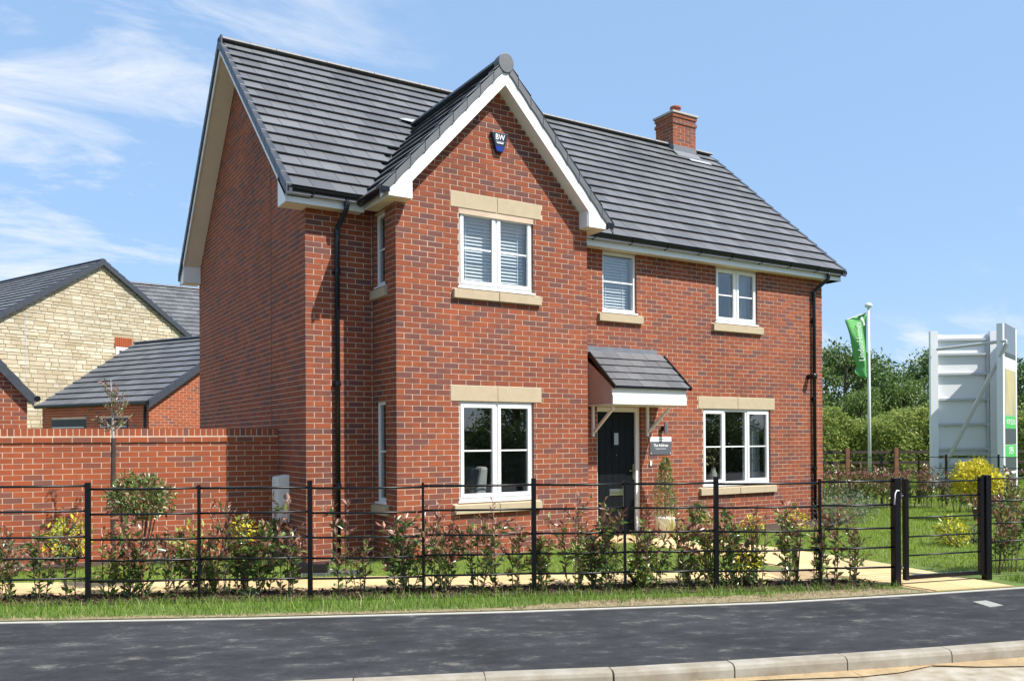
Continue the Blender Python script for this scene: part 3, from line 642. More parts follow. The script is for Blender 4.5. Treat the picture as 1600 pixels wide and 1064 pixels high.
# ---- roof tiles
def tiles(o, u, v, ulen, vlen, gauge, width, keep=None, row_off=0.0):
    n = u.cross(v).normalized(); rows = int(round(vlen/gauge)); out_ = []
    for r in range(rows):
        off = -(0.5*width if r % 2 else 0.0)-row_off
        k = 0
        while off+k*width < ulen:
            a, c = max(0.0, off+k*width), min(ulen, off+(k+1)*width); k += 1
            if c-a < 0.04: continue
            ctr = o+u*((a+c)/2)+v*((r+.5)*gauge)
            if keep and not keep(ctr, o+u*a+v*r*gauge, o+u*c+v*(r+1)*gauge): continue
            out_.append((a, c, r))
    return n, out_
def tile_verts(L_, gauge, u, v, n, t=0.034):
    q = []
    for a in (0.003, L_-0.003): q += [u*a+v*.03+n*0.0, u*a+n*t, u*a+v*(gauge+.03)+n*0.004, u*a+v*(gauge+.03)-n*0.012]
    return q, [(0, 4, 5, 1), (1, 5, 6, 2), (0, 1, 2, 3), (4, 7, 6, 5)]
def roof_field(parent, fields, limit=300, width=0.30, thick=0.044):
    cand = []
    for fi, (o, u, v, n, gauge, lst) in enumerate(fields):
        for i, (a, c, r) in enumerate(lst):
            p = o+u*(a+c)/2+v*(r+.5)*gauge; d = CAM-p; s_ = d.normalized().dot(n)/d.length_squared if (c-a) > width-.01 else 0
            cand.append((s_, fi, i))
    cand.sort(reverse=True); top = set((f_, i) for s_, f_, i in cand[:limit] if s_ > 0); rest = MB(); ms = {}
    for fi, (o, u, v, n, gauge, lst) in enumerate(fields):
        for i, (a, c, r) in enumerate(lst):
            p = o+u*a+v*r*gauge+n*random.uniform(-.0015, .0015); t = random.random()
            if (fi, i) in top:
                if fi not in ms:
                    q, fs = tile_verts(width, gauge, u, v, n, thick); me = bpy.data.meshes.new('roof_tile'); me.from_pydata(q, [], fs); me.materials.append(M['tile']); ms[fi] = me
                ob = link(bpy.data.objects.new('roof_tile', ms[fi]), parent); ob.location = p; ob.color = (t, 0, 0, 1)
            else:
                q, fs = tile_verts(c-a, gauge, u, v, n, thick); rest.add([p+w for w in q], fs, t)
    if rest.v: rest.build('roof_tiling', 'tile', parent, kind='stuff')
# roof decks (under the tiles)
th = math.atan(RM); vm = V(0, math.cos(th), math.sin(th)); vlen = (RY-RE)/math.cos(th)
o_f = V(VXL+.06, RE, RZ0-.036/math.cos(th)); n_f = X_.cross(vm)
rd = MB(); dz = 0.05
rd.hexa([(VXL+.05, RE+.02, RZ0-.12), (VXR-.05, RE+.02, RZ0-.12), (VXR-.05, RY, roof_z(RY)-.14), (VXL+.05, RY, roof_z(RY)-.14), (VXL+.05, RE+.02, RZ0-.055), (VXR-.05, RE+.02, RZ0-.055), (VXR-.05, RY, roof_z(RY)-.065), (VXL+.05, RY, roof_z(RY)-.065)])
rye = YR+.22
rd.hexa([(VXL+.05, RY+.001, roof_z(RY)-.14), (VXR-.05, RY+.001, roof_z(RY)-.14), (VXR-.05, rye, RZ0-.12), (VXL+.05, rye, RZ0-.12), (VXL+.05, RY+.001, roof_z(RY)-.02), (VXR-.05, RY+.001, roof_z(RY)-.02), (VXR-.05, rye, RZ0-.02), (VXL+.05, rye, RZ0-.02)])
roof = rd.build('roof', 'tile', house)
def keep_main(c, a, d):
    # drop tiles wholly under the bay roof
    for p in (c, a, d):
        if p.z > bay_z(p.x)-.02 or abs(p.x-BC) > 1.9: return True
    return False
gm = vlen/16
nf, lst = tiles(o_f, X_, vm, VXR-VXL-.12, vlen-.02, gm, 0.30, keep_main)
fields = [(o_f, X_, vm, nf, gm, lst)]
thb = math.atan(BM_); EX = 1.90; bl_ = EX/math.cos(thb); gb = bl_/9
for s_ in (-1, 1):
    vb = V(-s_*math.cos(thb), 0, math.sin(thb)); ub = V(0, -s_*-1, 0)
    # left slope: u must satisfy u x v outward
    ub = V(0, -1, 0) if s_ < 0 else V(0, 1, 0)
    ylo, yhi = -BOV+.05, 3.0
    ob_ = V(BC+s_*EX, yhi if s_ < 0 else ylo, bay_z(BC+EX)-.036/math.cos(thb))
    def keep_bay(c, a, d):
        return any(p.z > roof_z(p.y)-.02 for p in (c, a, d))
    nb, lb = tiles(ob_, ub, vb, yhi-ylo, bl_-.02, gb, 0.30, keep_bay)
    fields.append((ob_, ub, vb, nb, gb, lb))
roof_field(roof, fields)
# bay roof deck
b = MB()
for s_ in (-1, 1):
    x0, x1 = BC+s_*(EX-.03), BC; y0, y1 = -BOV+.04, 3.0
    pts = [(x0, y0, bay_z(x0)-.12), (x1, y0, BZ-.14), (x1, y1, BZ-.14), (x0, y1, bay_z(x0)-.12)]
    b.hexa(pts+[(p[0], p[1], p[2]+.062) for p in pts])
b.build('bay_deck', 'black', roof)
# ridge tiles
def ridge_run(p0, p1, parent, seg=0.45, r=0.115, drop=0.55, m='ridge'):
    p0, p1 = Vector(p0), Vector(p1); d = (p1-p0); N = max(1, round(d.length/seg)); d.normalize(); w = V(-d.y, d.x, 0)
    for i in range(N):
        a = p0.lerp(p1, i/N)+d*.004; c = p0.lerp(p1, (i+1)/N)-d*.004; mb = MB(); pr = []
        for k in range(7):
            an = math.pi*k/6; pr.append((math.cos(an)*r, math.sin(an)*r*drop))
        pts = [a+w*x+V(0, 0, z) for x, z in pr]; mb.prism(pts, c-a); mb.build('ridge_tile', m, parent)
ridge_run((VXL+.03, RY, roof_z(RY)-.03), (VXR-.03, RY, roof_z(RY)-.03), roof)
ridge_run((BC, -BOV+.10, BZ-.045), (BC, RE+(BZ-RZ0)/RM+.2, BZ-.045), roof, r=0.12, drop=.75, m='bayverge')
# ridge ends
b = MB(); b.box(VXL-.005, VXL+.03, RY-.12, RY+.12, roof_z(RY)-.16, roof_z(RY)+.025); b.build('ridge_end', 'verge', roof, bevel=.01)
b = MB(); N = 20; cc = V(BC, -BOV-.03, BZ-.065); b.prism([cc+V(math.cos(2*math.pi*k/N)*.125, 0, math.sin(2*math.pi*k/N)*.14) for k in range(N)], (0, .14, 0)); b.build('ridge_end', 'bayverge', roof, bevel=.008)
# dry verge units, left gable front and rear, right gable front
def verge_units(x0, x1, front=True, rows=16):
    for r in range(rows):
        s0_, s1_ = r/rows, (r+1)/rows
        if front: ya, yb = RE+(RY-RE)*s0_-.01, RE+(RY-RE)*s1_+.02
        else: ya, yb = rye-(rye-RY)*s0_+.01, rye-(rye-RY)*s1_-.02
        zf = (lambda y: roof_z(y)) if front else (lambda y: RZ0+(rye-y)/(rye-RY)*(roof_z(RY)-RZ0))
        za, zb = zf(ya), zf(yb); hi0, hi1 = .016, -.012
        p = [(x0, ya, za-.135), (x1, ya, za-.135), (x1, yb, zb-.15), (x0, yb, zb-.15), (x0, ya, za+hi0), (x1, ya, za+hi0), (x1, yb, zb+hi1), (x0, yb, zb+hi1)]
        MB().hexa(p).build('verge_unit', 'verge', roof, bevel=.008)
verge_units(VXL-.02, VXL+.075, True); verge_units(VXL-.02, VXL+.075, False); verge_units(VXR-.075, VXR+.02, True)
# bay verge tiles wrapping over the barge boards
for s_ in (-1, 1):
    NR = 9
    for r in range(NR):
        t0, t1 = r/NR, (r+1)/NR; xa, xb = BC+s_*(EX+.02)*(1-t0), BC+s_*(EX+.02)*(1-t1)-s_*.02
        za, zb = bay_z(xa), bay_z(xb)
        if r == NR-1: xb = BC+s_*.06; zb = bay_z(xb)
        # side cloak with a hollowed lower edge
        q = [(xa, za+.03), (xb, zb+.0), (xb, zb-.155)]
        for k in range(1, 6):
            f_ = k/6; xx = xb+(xa-xb)*f_; zz = (zb-.155)+(za-.165-(zb-.155))*f_; bow = .045*math.sin(math.pi*f_)
            q.append((xx, zz+bow*.4))
        q.append((xa, za-.165))
        q = [(x, -BOV-.02, z) for x, z in q]
        mb = MB(); mb.prism(q, (0, .022, 0))
        hi = .03
        mb.hexa([(xa, -BOV-.02, za-.02), (xa, -BOV+.12, za-.02), (xb, -BOV+.12, zb-.03), (xb, -BOV-.02, zb-.03), (xa, -BOV-.02, za+hi+.001), (xa, -BOV+.12, za+hi), (xb, -BOV+.12, zb+.002), (xb, -BOV-.02, zb+.001)])
        mb.build('verge_tile', 'bayverge', roof, bevel=.006)
# ---- bay barge boards, soffits, boxed feet
XO = 0.20; FZ = 4.745   # foot
zu = lambda x: bay_z(x)-.37; zt = lambda x: bay_z(x)-.10
for s_ in (-1, 1):
    xo = BC+s_*(BX1-BC+XO); xi = BC+s_*(BX1-BC-.137)
    poly = [(xo, FZ), (xi, FZ), (xi, zu(xi)), (BC, zu(BC)), (BC, zt(BC)), (xo, zt(xo))]
    MB().prism([(x, -BOV, z) for x, z in poly], (0, .022, 0)).build('barge_board', 'board', roof, bevel=.004)
    # soffit strip between barge and wall
    poly = [(xi, zu(xi)+.02), (BC, zu(BC)+.02), (BC, zu(BC)+.035), (xi, zu(xi)+.035)]
    MB().prism([(x, -BOV+.022, z) for x, z in poly], (0, BOV-.024, 0)).build('soffit', 'board', roof)
    xw = BX0 if s_ < 0 else BX1
    # boxed eaves along the bay side
    xa, xb = min(xo, xw), max(xo, xw)
    MB().box(xa+.02, xb-.002 if s_ < 0 else xb-.02, -BOV+.022, YF-.22, FZ, FZ+.012).build('soffit', 'soffit', roof)
    MB().box(xo if s_ < 0 else xo-.02, xo+.02 if s_ < 0 else xo, -BOV+.022, YF-.222, FZ-.006, FZ+.17).build('fascia', 'board', roof)
    xi0, xi1 = min(xi, xw), max(xi, xw)
    MB().box(xi0, xi1, -BOV+.022, -.002, FZ, FZ+.012).build('soffit', 'soffit', roof)
    MB().box(xi if s_ < 0 else xi-.014, xi+.014 if s_ < 0 else xi, -BOV+.022, -.002, FZ+.012, zu(xi)+.02).build('foot_side', 'board', roof)
# ---- main eaves: fascia, soffit, gable boxes
fy = YF-.22
for x0, x1 in ((VXL+.03, BX0-XO), (BX1+XO, VXR-.03)):
    MB().box(x0, x1, fy, fy+.02, soff-.012, RZ0-.02).build('fascia', 'board', roof, bevel=.003)
    MB().box(max(x0, XL+.0) if x0 < 0 else x0, min(x1, XR), fy+.02, YF-.002, soff, soff+.012).build('soffit', 'soffit', roof)
# left gable: barge, sloping soffit, end boxes front and rear
def rz2(y): return roof_z(y) if y <= RY else RZ0+(rye-y)/(rye-RY)*(roof_z(RY)-RZ0)
for (ya, yb) in ((fy, RY), (RY, YR+.2)):
    for gx, ins in ((VXL+.012, 1), (VXR-.034, -1)):
        poly = [(ya, rz2(ya)-.13), (yb, rz2(yb)-.13), (yb, rz2(yb)-.255), (ya, rz2(ya)-.255)]
        MB().prism([(gx, y, z) for y, z in poly], (.022, 0, 0)).build('barge_board', 'board', roof, bevel=.003)
        poly = [(ya, rz2(ya)-.215), (yb, rz2(yb)-.215), (yb, rz2(yb)-.23), (ya, rz2(ya)-.23)]
        w = (XL-.002)-(gx+.022) if ins > 0 else (gx)-(XR+.002)
        MB().prism([(gx+.022 if ins > 0 else XR+.002, y, z) for y, z in poly], (w, 0, 0)).build('soffit', 'soffit', roof)
for gx0, gx1 in ((VXL+.012, XL-.002), (XR+.002, VXR-.012)):
    for y0, y1, sgn in ((fy+.001, YF+.12, 1), (YR-.12, YR+.2, -1)):
        poly = [(y0, soff-.012), (y1, soff-.012), (y1, rz2(y1)-.20), (y0, rz2(y0)-.14)]
        MB().prism([(gx0, y, z) for y, z in poly], (.018 if gx0 < 0 else gx1-gx0, 0, 0)).build('box_end', 'board', roof)
        MB().box(gx0+.018, gx1, y0, y1, soff-.012, soff).build('box_end', 'soffit', roof)
        yy = y1 if sgn > 0 else y0
        MB().box(gx0+.018, gx1, yy-.012, yy, soff-.001, rz2(yy)-.21).build('box_end', 'board', roof)
# ---- gutters
def gutter(p0, p1, parent, name='gutter', r=0.056, n=None):
    p0, p1 = Vector(p0), Vector(p1); d = p1-p0; dn = d.normalized(); w = n if n else V(dn.y, -dn.x, 0); mb = MB(); pr = []
    for k in range(9): an = math.pi+math.pi*k/8; pr.append((math.cos(an)*r, math.sin(an)*r))
    for k in range(9): an = 2*math.pi-math.pi*k/8; pr.append((math.cos(an)*(r-.006), math.sin(an)*(r-.006)))
    mb.prism([p0+w*x+V(0, 0, z) for x, z in pr], d); return mb.build(name, 'black', parent)
gy = fy-.06; gz = RZ0-.035
gutter((VXL+.02, gy, gz), (BX0-XO-.09, gy, gz), roof, n=V(0, 1, 0)); gutter((BX1+XO-.02, gy, gz), (VXR+.02, gy, gz), roof, n=V(0, 1, 0))
bz_ = bay_z(BC+EX)-.03; gutter((BX0-XO-.06, gy+.06, bz_), (BX0-XO-.06, -BOV-.03, bz_+.01), roof, n=V(1, 0, 0)); gutter((BX1+XO+.06, gy-.0, bz_), (BX1+XO+.06, -BOV-.03, bz_+.01), roof, n=V(1, 0, 0))
for gx in (VXL+.02, VXR+.02): MB().box(gx-.008, gx+.008, gy-.06, gy+.058, gz-.062, gz+.004).build('stop_end', 'black', roof)
for yy in (-BOV-.036,):
    for gx in (BX0-XO-.06, BX1+XO+.06): MB().box(gx-.06, gx+.06, yy-.006, yy+.006, bz_-.05, bz_+.014).build('stop_end', 'black', roof)
for gx in list(np.arange(VXL+.35, -0.3, 0.75))+list(np.arange(BX1+.55, VXR, 0.78)):
    MB().prism([(gx, fy-.001, gz+.02), (gx, gy-.062, gz+.0), (gx, gy-.05, gz-.05), (gx, gy, gz-.07), (gx, fy-.001, gz-.09)], (.028, 0, 0)).build('gutter_bracket', 'black', roof)
# ---- downpipes
def downpipe(x, name='downpipe', xo=0.0):
    y = YF-.055; p = MB(); p.tube([(x+xo, gy, gz-.05), (x+xo, gy, gz-.17), (x+xo*.9, gy+.01, gz-.20), (x+xo*.1, y-.01, gz-.40), (x, y, gz-.44), (x, y, GZ)], .034, 12)
    d = p.build(name, 'black', house, smooth=True)
    for z in (gz-.12, gz-.46, 3.9, 2.35, 0.95):
        zz = z; yy = gy if z > gz-.2 else y; xx = x+xo if z > gz-.2 else x
        MB().lathe((xx, yy, zz), [(.034, -.03), (.041, -.03), (.041, .03), (.034, .03)], 12).build('collar', 'black', d)
    for z in (3.88, 2.33, .93): MB().box(x-.06, x+.06, YF-.03, YF-.002, z-.015, z+.015).build('pipe_clip', 'black', d)
downpipe(-0.535, xo=0.055); downpipe(9.40, xo=0.16)

# ---- chimney
CHX0, CHX1, CHY0, CHY1 = 8.63, 9.33, 3.965, 4.55; CT = 8.95
ch = MB(); ch.box(CHX0+RC, CHX1-RC, CHY0+RC, CHY1-RC, 7.5, CT); chim = ch.build('chimney', 'mortar', house)
cj = []
cl_ = brick_list(CHX0, CHX1, 7.8, CT-.225); cj.append((cl_, V(0, CHY0, 0), X_, -Y_)); cj.append((brick_list(CHY0+.0075, CHY1, 7.8, CT-.225, phase=1), V(CHX0, 0, 0), Y_, -X_))
cj.append((brick_list(CHY0+.0075, CHY1, 7.8, CT-.225, phase=1), V(CHX1, 0, 0), Y_, X_)); cj.append((brick_list(CHX0+.01, CHX1-.01, 7.8, CT-.225), V(0, CHY1, 0), X_, Y_))
for z0, z1, e in ((CT-.225, CT-.15, .022), (CT-.15, CT-.075, .0), (CT-.075, CT, .022)):
    for lst_, o_, u_, n_ in ((brick_list(CHX0-e, CHX1+e, z0, z1, phase=1), V(0, CHY0-e, 0), X_, -Y_), (brick_list(CHY0-e+.0075, CHY1+e, z0, z1), V(CHX0-e, 0, 0), Y_, -X_), (brick_list(CHY0-e+.0075, CHY1+e, z0, z1), V(CHX1+e, 0, 0), Y_, X_)):
        cj.append((lst_, o_, u_, n_))
    if e: ch2 = MB(); ch2.box(CHX0-e+RC, CHX1+e-RC, CHY0-e+RC, CHY1+e-RC, z0+.002, z1-.002); ch2.build('corbel', 'mortar', chim)
sv = bpy.context
place_bricks(chim, cj, 'brick', limit=0)
b = MB(); b.box(CHX0-.05, CHX1+.05, CHY0-.05, CHY1+.05, CT+.002, CT+.05); b.build('cap', 'edging', chim, bevel=.006)
b = MB(); b.lathe((8.98, 4.26, CT+.05), [(.11, 0), (.105, .17), (.11, .18), (.128, .19), (.128, .235), (.115, .245), (.09, .245)], 18); b.build('chimney_pot', 'terracotta', chim, smooth=True)
b = MB(); zf_ = roof_z(CHY0)
b.hexa([(CHX0-.03, CHY0-.20, roof_z(CHY0-.2)-.0), (CHX1+.03, CHY0-.20, roof_z(CHY0-.2)-.0), (CHX1+.03, CHY0-.004, zf_), (CHX0-.03, CHY0-.004, zf_), (CHX0-.03, CHY0-.20, roof_z(CHY0-.2)+.015), (CHX1+.03, CHY0-.20, roof_z(CHY0-.2)+.015), (CHX1+.03, CHY0-.004, zf_+.016), (CHX0-.03, CHY0-.004, zf_+.016)])
b.box(CHX0-.012, CHX1+.012, CHY0-.016, CHY0-.004, zf_, zf_+.13)
b.build('flashing', 'lead', chim)
for xx in (CHX0-.012, CHX1+.003):
    MB().prism([(xx, CHY0-.016, zf_-.02), (xx, RY, roof_z(RY)-.02), (xx, RY, roof_z(RY)+.11), (xx, CHY0-.016, zf_+.11)], (.009, 0, 0)).build('flashing', 'lead', chim)
b = MB(); b.hexa([(CHX0+.25, CHY0-.30, roof_z(CHY0-.3)+.002), (CHX1+.2, CHY0-.30, roof_z(CHY0-.3)+.002), (CHX1+.2, CHY0-.23, roof_z(CHY0-.23)+.002), (CHX0+.25, CHY0-.23, roof_z(CHY0-.23)+.002), (CHX0+.25, CHY0-.30, roof_z(CHY0-.3)+.01), (CHX1+.2, CHY0-.30, roof_z(CHY0-.3)+.01), (CHX1+.2, CHY0-.23, roof_z(CHY0-.23)+.01), (CHX0+.25, CHY0-.23, roof_z(CHY0-.23)+.01)]); b.build('flashing', 'palelead', chim)
# pale flashing saddle where bay ridge meets main roof
yv = RE+(BZ-RZ0)/RM; b = MB(); b.add([(BC-.30, yv+.02, roof_z(yv+.02)+.03), (BC+.05, yv-.15, roof_z(yv-.15)+.10), (BC+.05, yv+.12, roof_z(yv+.12)+.02), (BC-.16, yv+.10, roof_z(yv+.10)+.02)], [(0, 1, 2, 3)]); b.build('valley_saddle', 'palelead', roof)

# ---- canopy tiles (its own roof)
tc_ = math.atan(0.60/0.68); vc = V(0, math.cos(tc_), math.sin(tc_)); oc = V(CX0, CYF-.075, 2.385); lc = 0.93
nc, lcst = tiles(oc, X_, vc, CX1-CX0+.03, lc, lc/5, 0.30)
roof_field(can, [(oc, X_, vc, nc, lc/5, lcst)], limit=60, thick=0.026)
MB().obox(oc-V(.012, 0, .03), V(.028, 0, 0), vc*(lc*.97), nc*.062).build('verge_strip', 'black', can); MB().obox(oc+V(CX1-CX0+.022, 0, -.03), V(.028, 0, 0), vc*(lc*.97), nc*.062).build('verge_strip', 'black', can)
MB().box(CX0, CX1+.03, CYF-.075, CYF-.04, 2.365, 2.388).build('drip_edge', 'black', can)

# ---- fittings on the house: each its own thing
a = thing('alarm_box', (1.60, 0, 5.65), 'dark navy alarm box lettered BW high in the bay gable', 'alarm box')
q = [(1.462, 5.945), (1.742, 5.945), (1.70, 5.80), (1.655, 5.665), (1.548, 5.665), (1.505, 5.80)]
b = MB(); b.prism([(x, -.002, z) for x, z in q], (0, -.055, 0)); b.build('case', 'navy', a, bevel=.012)
b = MB(); b.prism([(1.522, -.058, 5.745), (1.682, -.058, 5.745), (1.652, -.058, 5.675), (1.551, -.058, 5.675)], (0, -.003, 0)); b.build('lens', 'blue', a)
text_mesh('lettering', 'BW', .115, 'print', a, (1.602, -.0585, 5.872), X_, Z_, -Y_, bold=.001, sx=.85)
b = MB(); b.box(1.535, 1.67, -.060, -.0575, 5.808, 5.813); b.box(1.548, 1.657, -.060, -.0575, 5.785, 5.797); b.build('underline', 'print', a)
a = thing('house_plaque', (5.37, YF, 1.28), 'grey and white house name plaque on the brick right of the door', 'sign')
b = MB(); b.box(5.13, 5.62, YF-.014, YF-.002, 1.285, 1.507); b.build('panel', 'plaque', a)
b = MB(); b.box(5.13, 5.62, YF-.014, YF-.002, 1.509, 1.592); b.build('header', 'print', a)
text_mesh('lettering', 'The Kildress', .066, 'print', a, (5.375, YF-.014, 1.442), X_, Z_, -Y_, bold=.0012)
text_mesh('small_lettering', '4 bedroom home', .034, 'print', a, (5.375, YF-.014, 1.385), X_, Z_, -Y_)
text_mesh('header_lettering', 'LindenHomes', .03, 'signgreen', a, (5.385, YF-.014, 1.549), X_, Z_, -Y_)
for xx in (5.15, 5.60): MB().box(xx-.008, xx+.008, YF-.018, YF-.0135, 1.298, 1.314).build('screw_cap', 'print', a)
a = thing('wall_light', (5.40, YF, 1.62), 'steel up-and-down cylinder wall light above the house plaque', 'wall light')
b = MB(); b.lathe((5.42, YF-.10, 1.64), [(.03, 0), (.034, .004), (.034, .196), (.03, .2)], 16); b.build('cylinder', 'steel', a, smooth=False)
b = MB(); b.box(5.40, 5.44, YF-.07, YF-.002, 1.70, 1.78); b.build('mount', 'black', a)
a = MB(); a.box(5.125, 5.16, YF-.022, YF-.002, 1.09, 1.18); o = a.build('doorbell', 'print', bevel=.004); tag(o, 'small white doorbell push on the brick beside the front door', 'doorbell')
a = thing('flue_terminal', (9.26, YF, 2.77), 'black flue terminal on the front wall beside right downpipe', 'flue')
b = MB(); b.tube([(9.27, YF-.0, 2.775), (9.27, YF-.13, 2.775)], .05, 14); b.build('flue_pipe', 'black', a)
b = MB(); b.tube([(9.27, YF-.128, 2.775), (9.27, YF-.15, 2.775), (9.27, YF-.19, 2.775), (9.27, YF-.2, 2.775)], [.06, .068, .06, .02], 14); b.build('flue_cap', 'black', a, smooth=True)
a = thing('meter_box', (XL-.1, 1.72, .5), 'white meter box fixed to the gable wall beside garden wall', 'meter box')
b = MB(); b.prism([(XL-.002, 1.55, .40), (XL-.17, 1.55, .40), (XL-.17, 1.55, 1.045), (XL-.002, 1.55, 1.075)], (0, .27, 0)); b.build('case', 'ivory', a, bevel=.006)
b = MB(); b.box(XL-.182, XL-.171, 1.57, 1.80, .44, 1.02); b.build('door', 'ivory', a, bevel=.004)

# things behind the glass
v_ = thing('vase', (6.98, YF+.33, .72), 'pale ceramic vase of white flowers inside the three-light window', 'vase')
b = MB(); b.lathe((6.98, YF+.33, .70), [(.055, 0), (.07, .02), (.07, .2), (.045, .26), (.04, .30), (.05, .31)], 16); b.build('body', 'vase', v_, smooth=True)
b = MB()
for i in range(7):
    an = random.uniform(0, 6.28); b.tube([(6.98, YF+.33, .95), (6.98+.03*math.cos(an), YF+.33+.03*math.sin(an), 1.12), (6.98+.10*math.cos(an), YF+.33+.08*math.sin(an), 1.22+random.uniform(0, .18))], .004, 5)
b.build('stems', 'stem', v_)
# (petals and leaves added with the foliage helper below)
w_ = thing('side_table', (6.98, YF+.38, -.02), 'low table standing inside the three-light window under the vase', 'table')
MB().box(6.5, 7.6, YF+.2, YF+.6, .66, .70).build('tabletop', 'fabric', w_)
for xx in (6.53, 7.53):
    for yy in (YF+.22, YF+.54): MB().box(xx, xx+.04, yy, yy+.04, -.02, .66).build('leg', 'fabric', w_)
c_ = thing('reflection_chair', (1.25, .75, -.02), 'pale chair shape standing in for a car reflection inside the lower bay window', 'chair')  # added in place of a pale car reflection in the glass
MB().box(1.05, 1.62, .45, 1.0, .30, .50).build('seat', 'fabric', c_, bevel=.04)
b = MB(); b.hexa([(1.40, .45, .48), (1.62, .45, .48), (1.62, 1.0, .48), (1.40, 1.0, .48), (1.56, .45, 1.16), (1.68, .45, 1.16), (1.68, 1.0, 1.16), (1.56, 1.0, 1.16)]); b.build('backrest', 'fabric', c_, bevel=.04)
for xx in (1.08, 1.55):
    for yy in (.48, .93): MB().box(xx, xx+.04, yy, yy+.04, -.02, .3).build('leg', 'door', c_)

# ------------------------------------------------------------------ foliage helpers
def leaf_arrays(pos, dirs, size, width=0.38, droop=0.25, fold=0.22):
    """pos (N,3), dirs (N,3) unit, size (N,): folded lance-shaped leaves, five vertices, four triangles"""
    N = len(pos); rnd = rng.normal(size=(N, 3)); side = np.cross(dirs, rnd); side /= np.linalg.norm(side, axis=1)[:, None]+1e-9
    nrm = np.cross(side, dirs); s_ = size[:, None]
    base = pos; mid = pos+dirs*s_*0.5; tip = pos+dirs*s_-np.array([0, 0, 1])*s_*droop*rng.random((N, 1))
    Lf = pos+dirs*s_*0.45+side*s_*width*0.5+nrm*s_*fold*0.5; Rt = pos+dirs*s_*0.45-side*s_*width*0.5+nrm*s_*fold*0.5
    v = np.stack([base, Lf, mid, Rt, tip], 1).reshape(-1, 3); k = (np.arange(N)*5)[:, None]
    f = np.concatenate([k+np.array([[0, 2, 1]]), k+np.array([[0, 3, 2]]), k+np.array([[1, 2, 4]]), k+np.array([[2, 3, 4]])], 0)
    return v, f
def unit(a): return a/(np.linalg.norm(a, axis=1)[:, None]+1e-9)
def foliage(name, pos, dirs, size, m, parent, width=0.38, droop=.25, kind=None):
    v, f = leaf_arrays(np.asarray(pos), np.asarray(dirs), np.asarray(size), width, droop); return array_mesh(name, v, f, m, parent, kind)

ORD = 'first second third fourth fifth sixth seventh eighth ninth tenth eleventh twelfth thirteenth fourteenth fifteenth sixteenth seventeenth eighteenth nineteenth twentieth twenty-first twenty-second twenty-third twenty-fourth twenty-fifth twenty-sixth twenty-seventh twenty-eighth twenty-ninth thirtieth thirty-first thirty-second thirty-third thirty-fourth thirty-fifth thirty-sixth thirty-seventh thirty-eighth thirty-ninth fortieth forty-first forty-second forty-third forty-fourth forty-fifth forty-sixth forty-seventh forty-eighth forty-ninth fiftieth fifty-first fifty-second fifty-third fifty-fourth fifty-fifth'.split()
def photinia(loc, h, spread, label, group, nst=7, leaf=0.075, red=0.5, gm_='green', rm='bronze', name='photinia_shrub', lean=0.0, dens=1.0, bare=0.25):
    t = thing(name, loc, label, 'shrub', group); st = MB(); gp, gd, gs, rp_, rd_, rs = [], [], [], [], [], []
    for i in range(nst):
        an = random.uniform(0, 6.283); sp = spread*random.uniform(.25, 1)*(.5 if i < 2 else 1); hh = h*random.uniform(.68, 1.0) if i else h
        tip = Vector(loc)+V(math.cos(an)*sp, math.sin(an)*sp, hh); root = Vector(loc)+V(math.cos(an)*.05, math.sin(an)*.05, -.03)
        c1 = root.lerp(tip, .5)+V(random.uniform(-.06, .06), random.uniform(-.06, .06), random.uniform(0, .06)); pts = []
        for k in range(7):
            f_ = k/6; pts.append(root*(1-f_)**2+c1*2*f_*(1-f_)+tip*f_*f_)
        st.tube(pts, [.006, .0055, .005, .004, .0035, .003, .002], 5)
        # side twigs
        tw = [(pts, 1.0)]
        for q in range(random.randint(2, 4)):
            k = random.randint(2, 5); a2 = random.uniform(0, 6.283); l2 = random.uniform(.1, .24)*(h/0.85)
            e2 = pts[k]+V(math.cos(a2)*l2*.7, math.sin(a2)*l2*.7, l2*.75); m2 = pts[k].lerp(e2, .5)+V(0, 0, -.01); st.tube([pts[k], m2, e2], [.004, .003, .002], 4); tw.append(([pts[k], m2, e2], .5))
        for pp, wgt in tw:
            n = max(4, int((26 if wgt == 1 else 13)*dens))
            for j in range(n):
                f_ = bare*wgt+(1-bare*wgt)*((j+random.random())/n) if wgt == 1 else (j+random.random())/n
                x = f_*(len(pp)-1); k = min(int(x), len(pp)-2); p = pp[k].lerp(pp[k+1], x-k); ax = (pp[k+1]-pp[k]).normalized()
                az = random.uniform(0, 6.283); o1 = ax.orthogonal().normalized(); o2 = ax.cross(o1); out_ = o1*math.cos(az)+o2*math.sin(az)
                hz = (p.z-loc[2])/h; isred = (f_ > .55 and random.random() < red*1.25) or random.random() < red*.5*hz
                d = (out_*random.uniform(.6, 1)+ax*random.uniform(.4, 1.1)*(1.6 if isred else 1)).normalized(); sz = leaf*random.uniform(.6, 1.25)*(.85 if isred else 1)
                (rp_ if isred else gp).append(p); (rd_ if isred else gd).append(d); (rs if isred else gs).append(sz)
    st.build('stems', 'stem', t)
    if gp: foliage('leaves', gp, gd, gs, gm_, t)
    if rp_: foliage('young_leaves', rp_, rd_, rs, rm, t, width=.32)
    return t
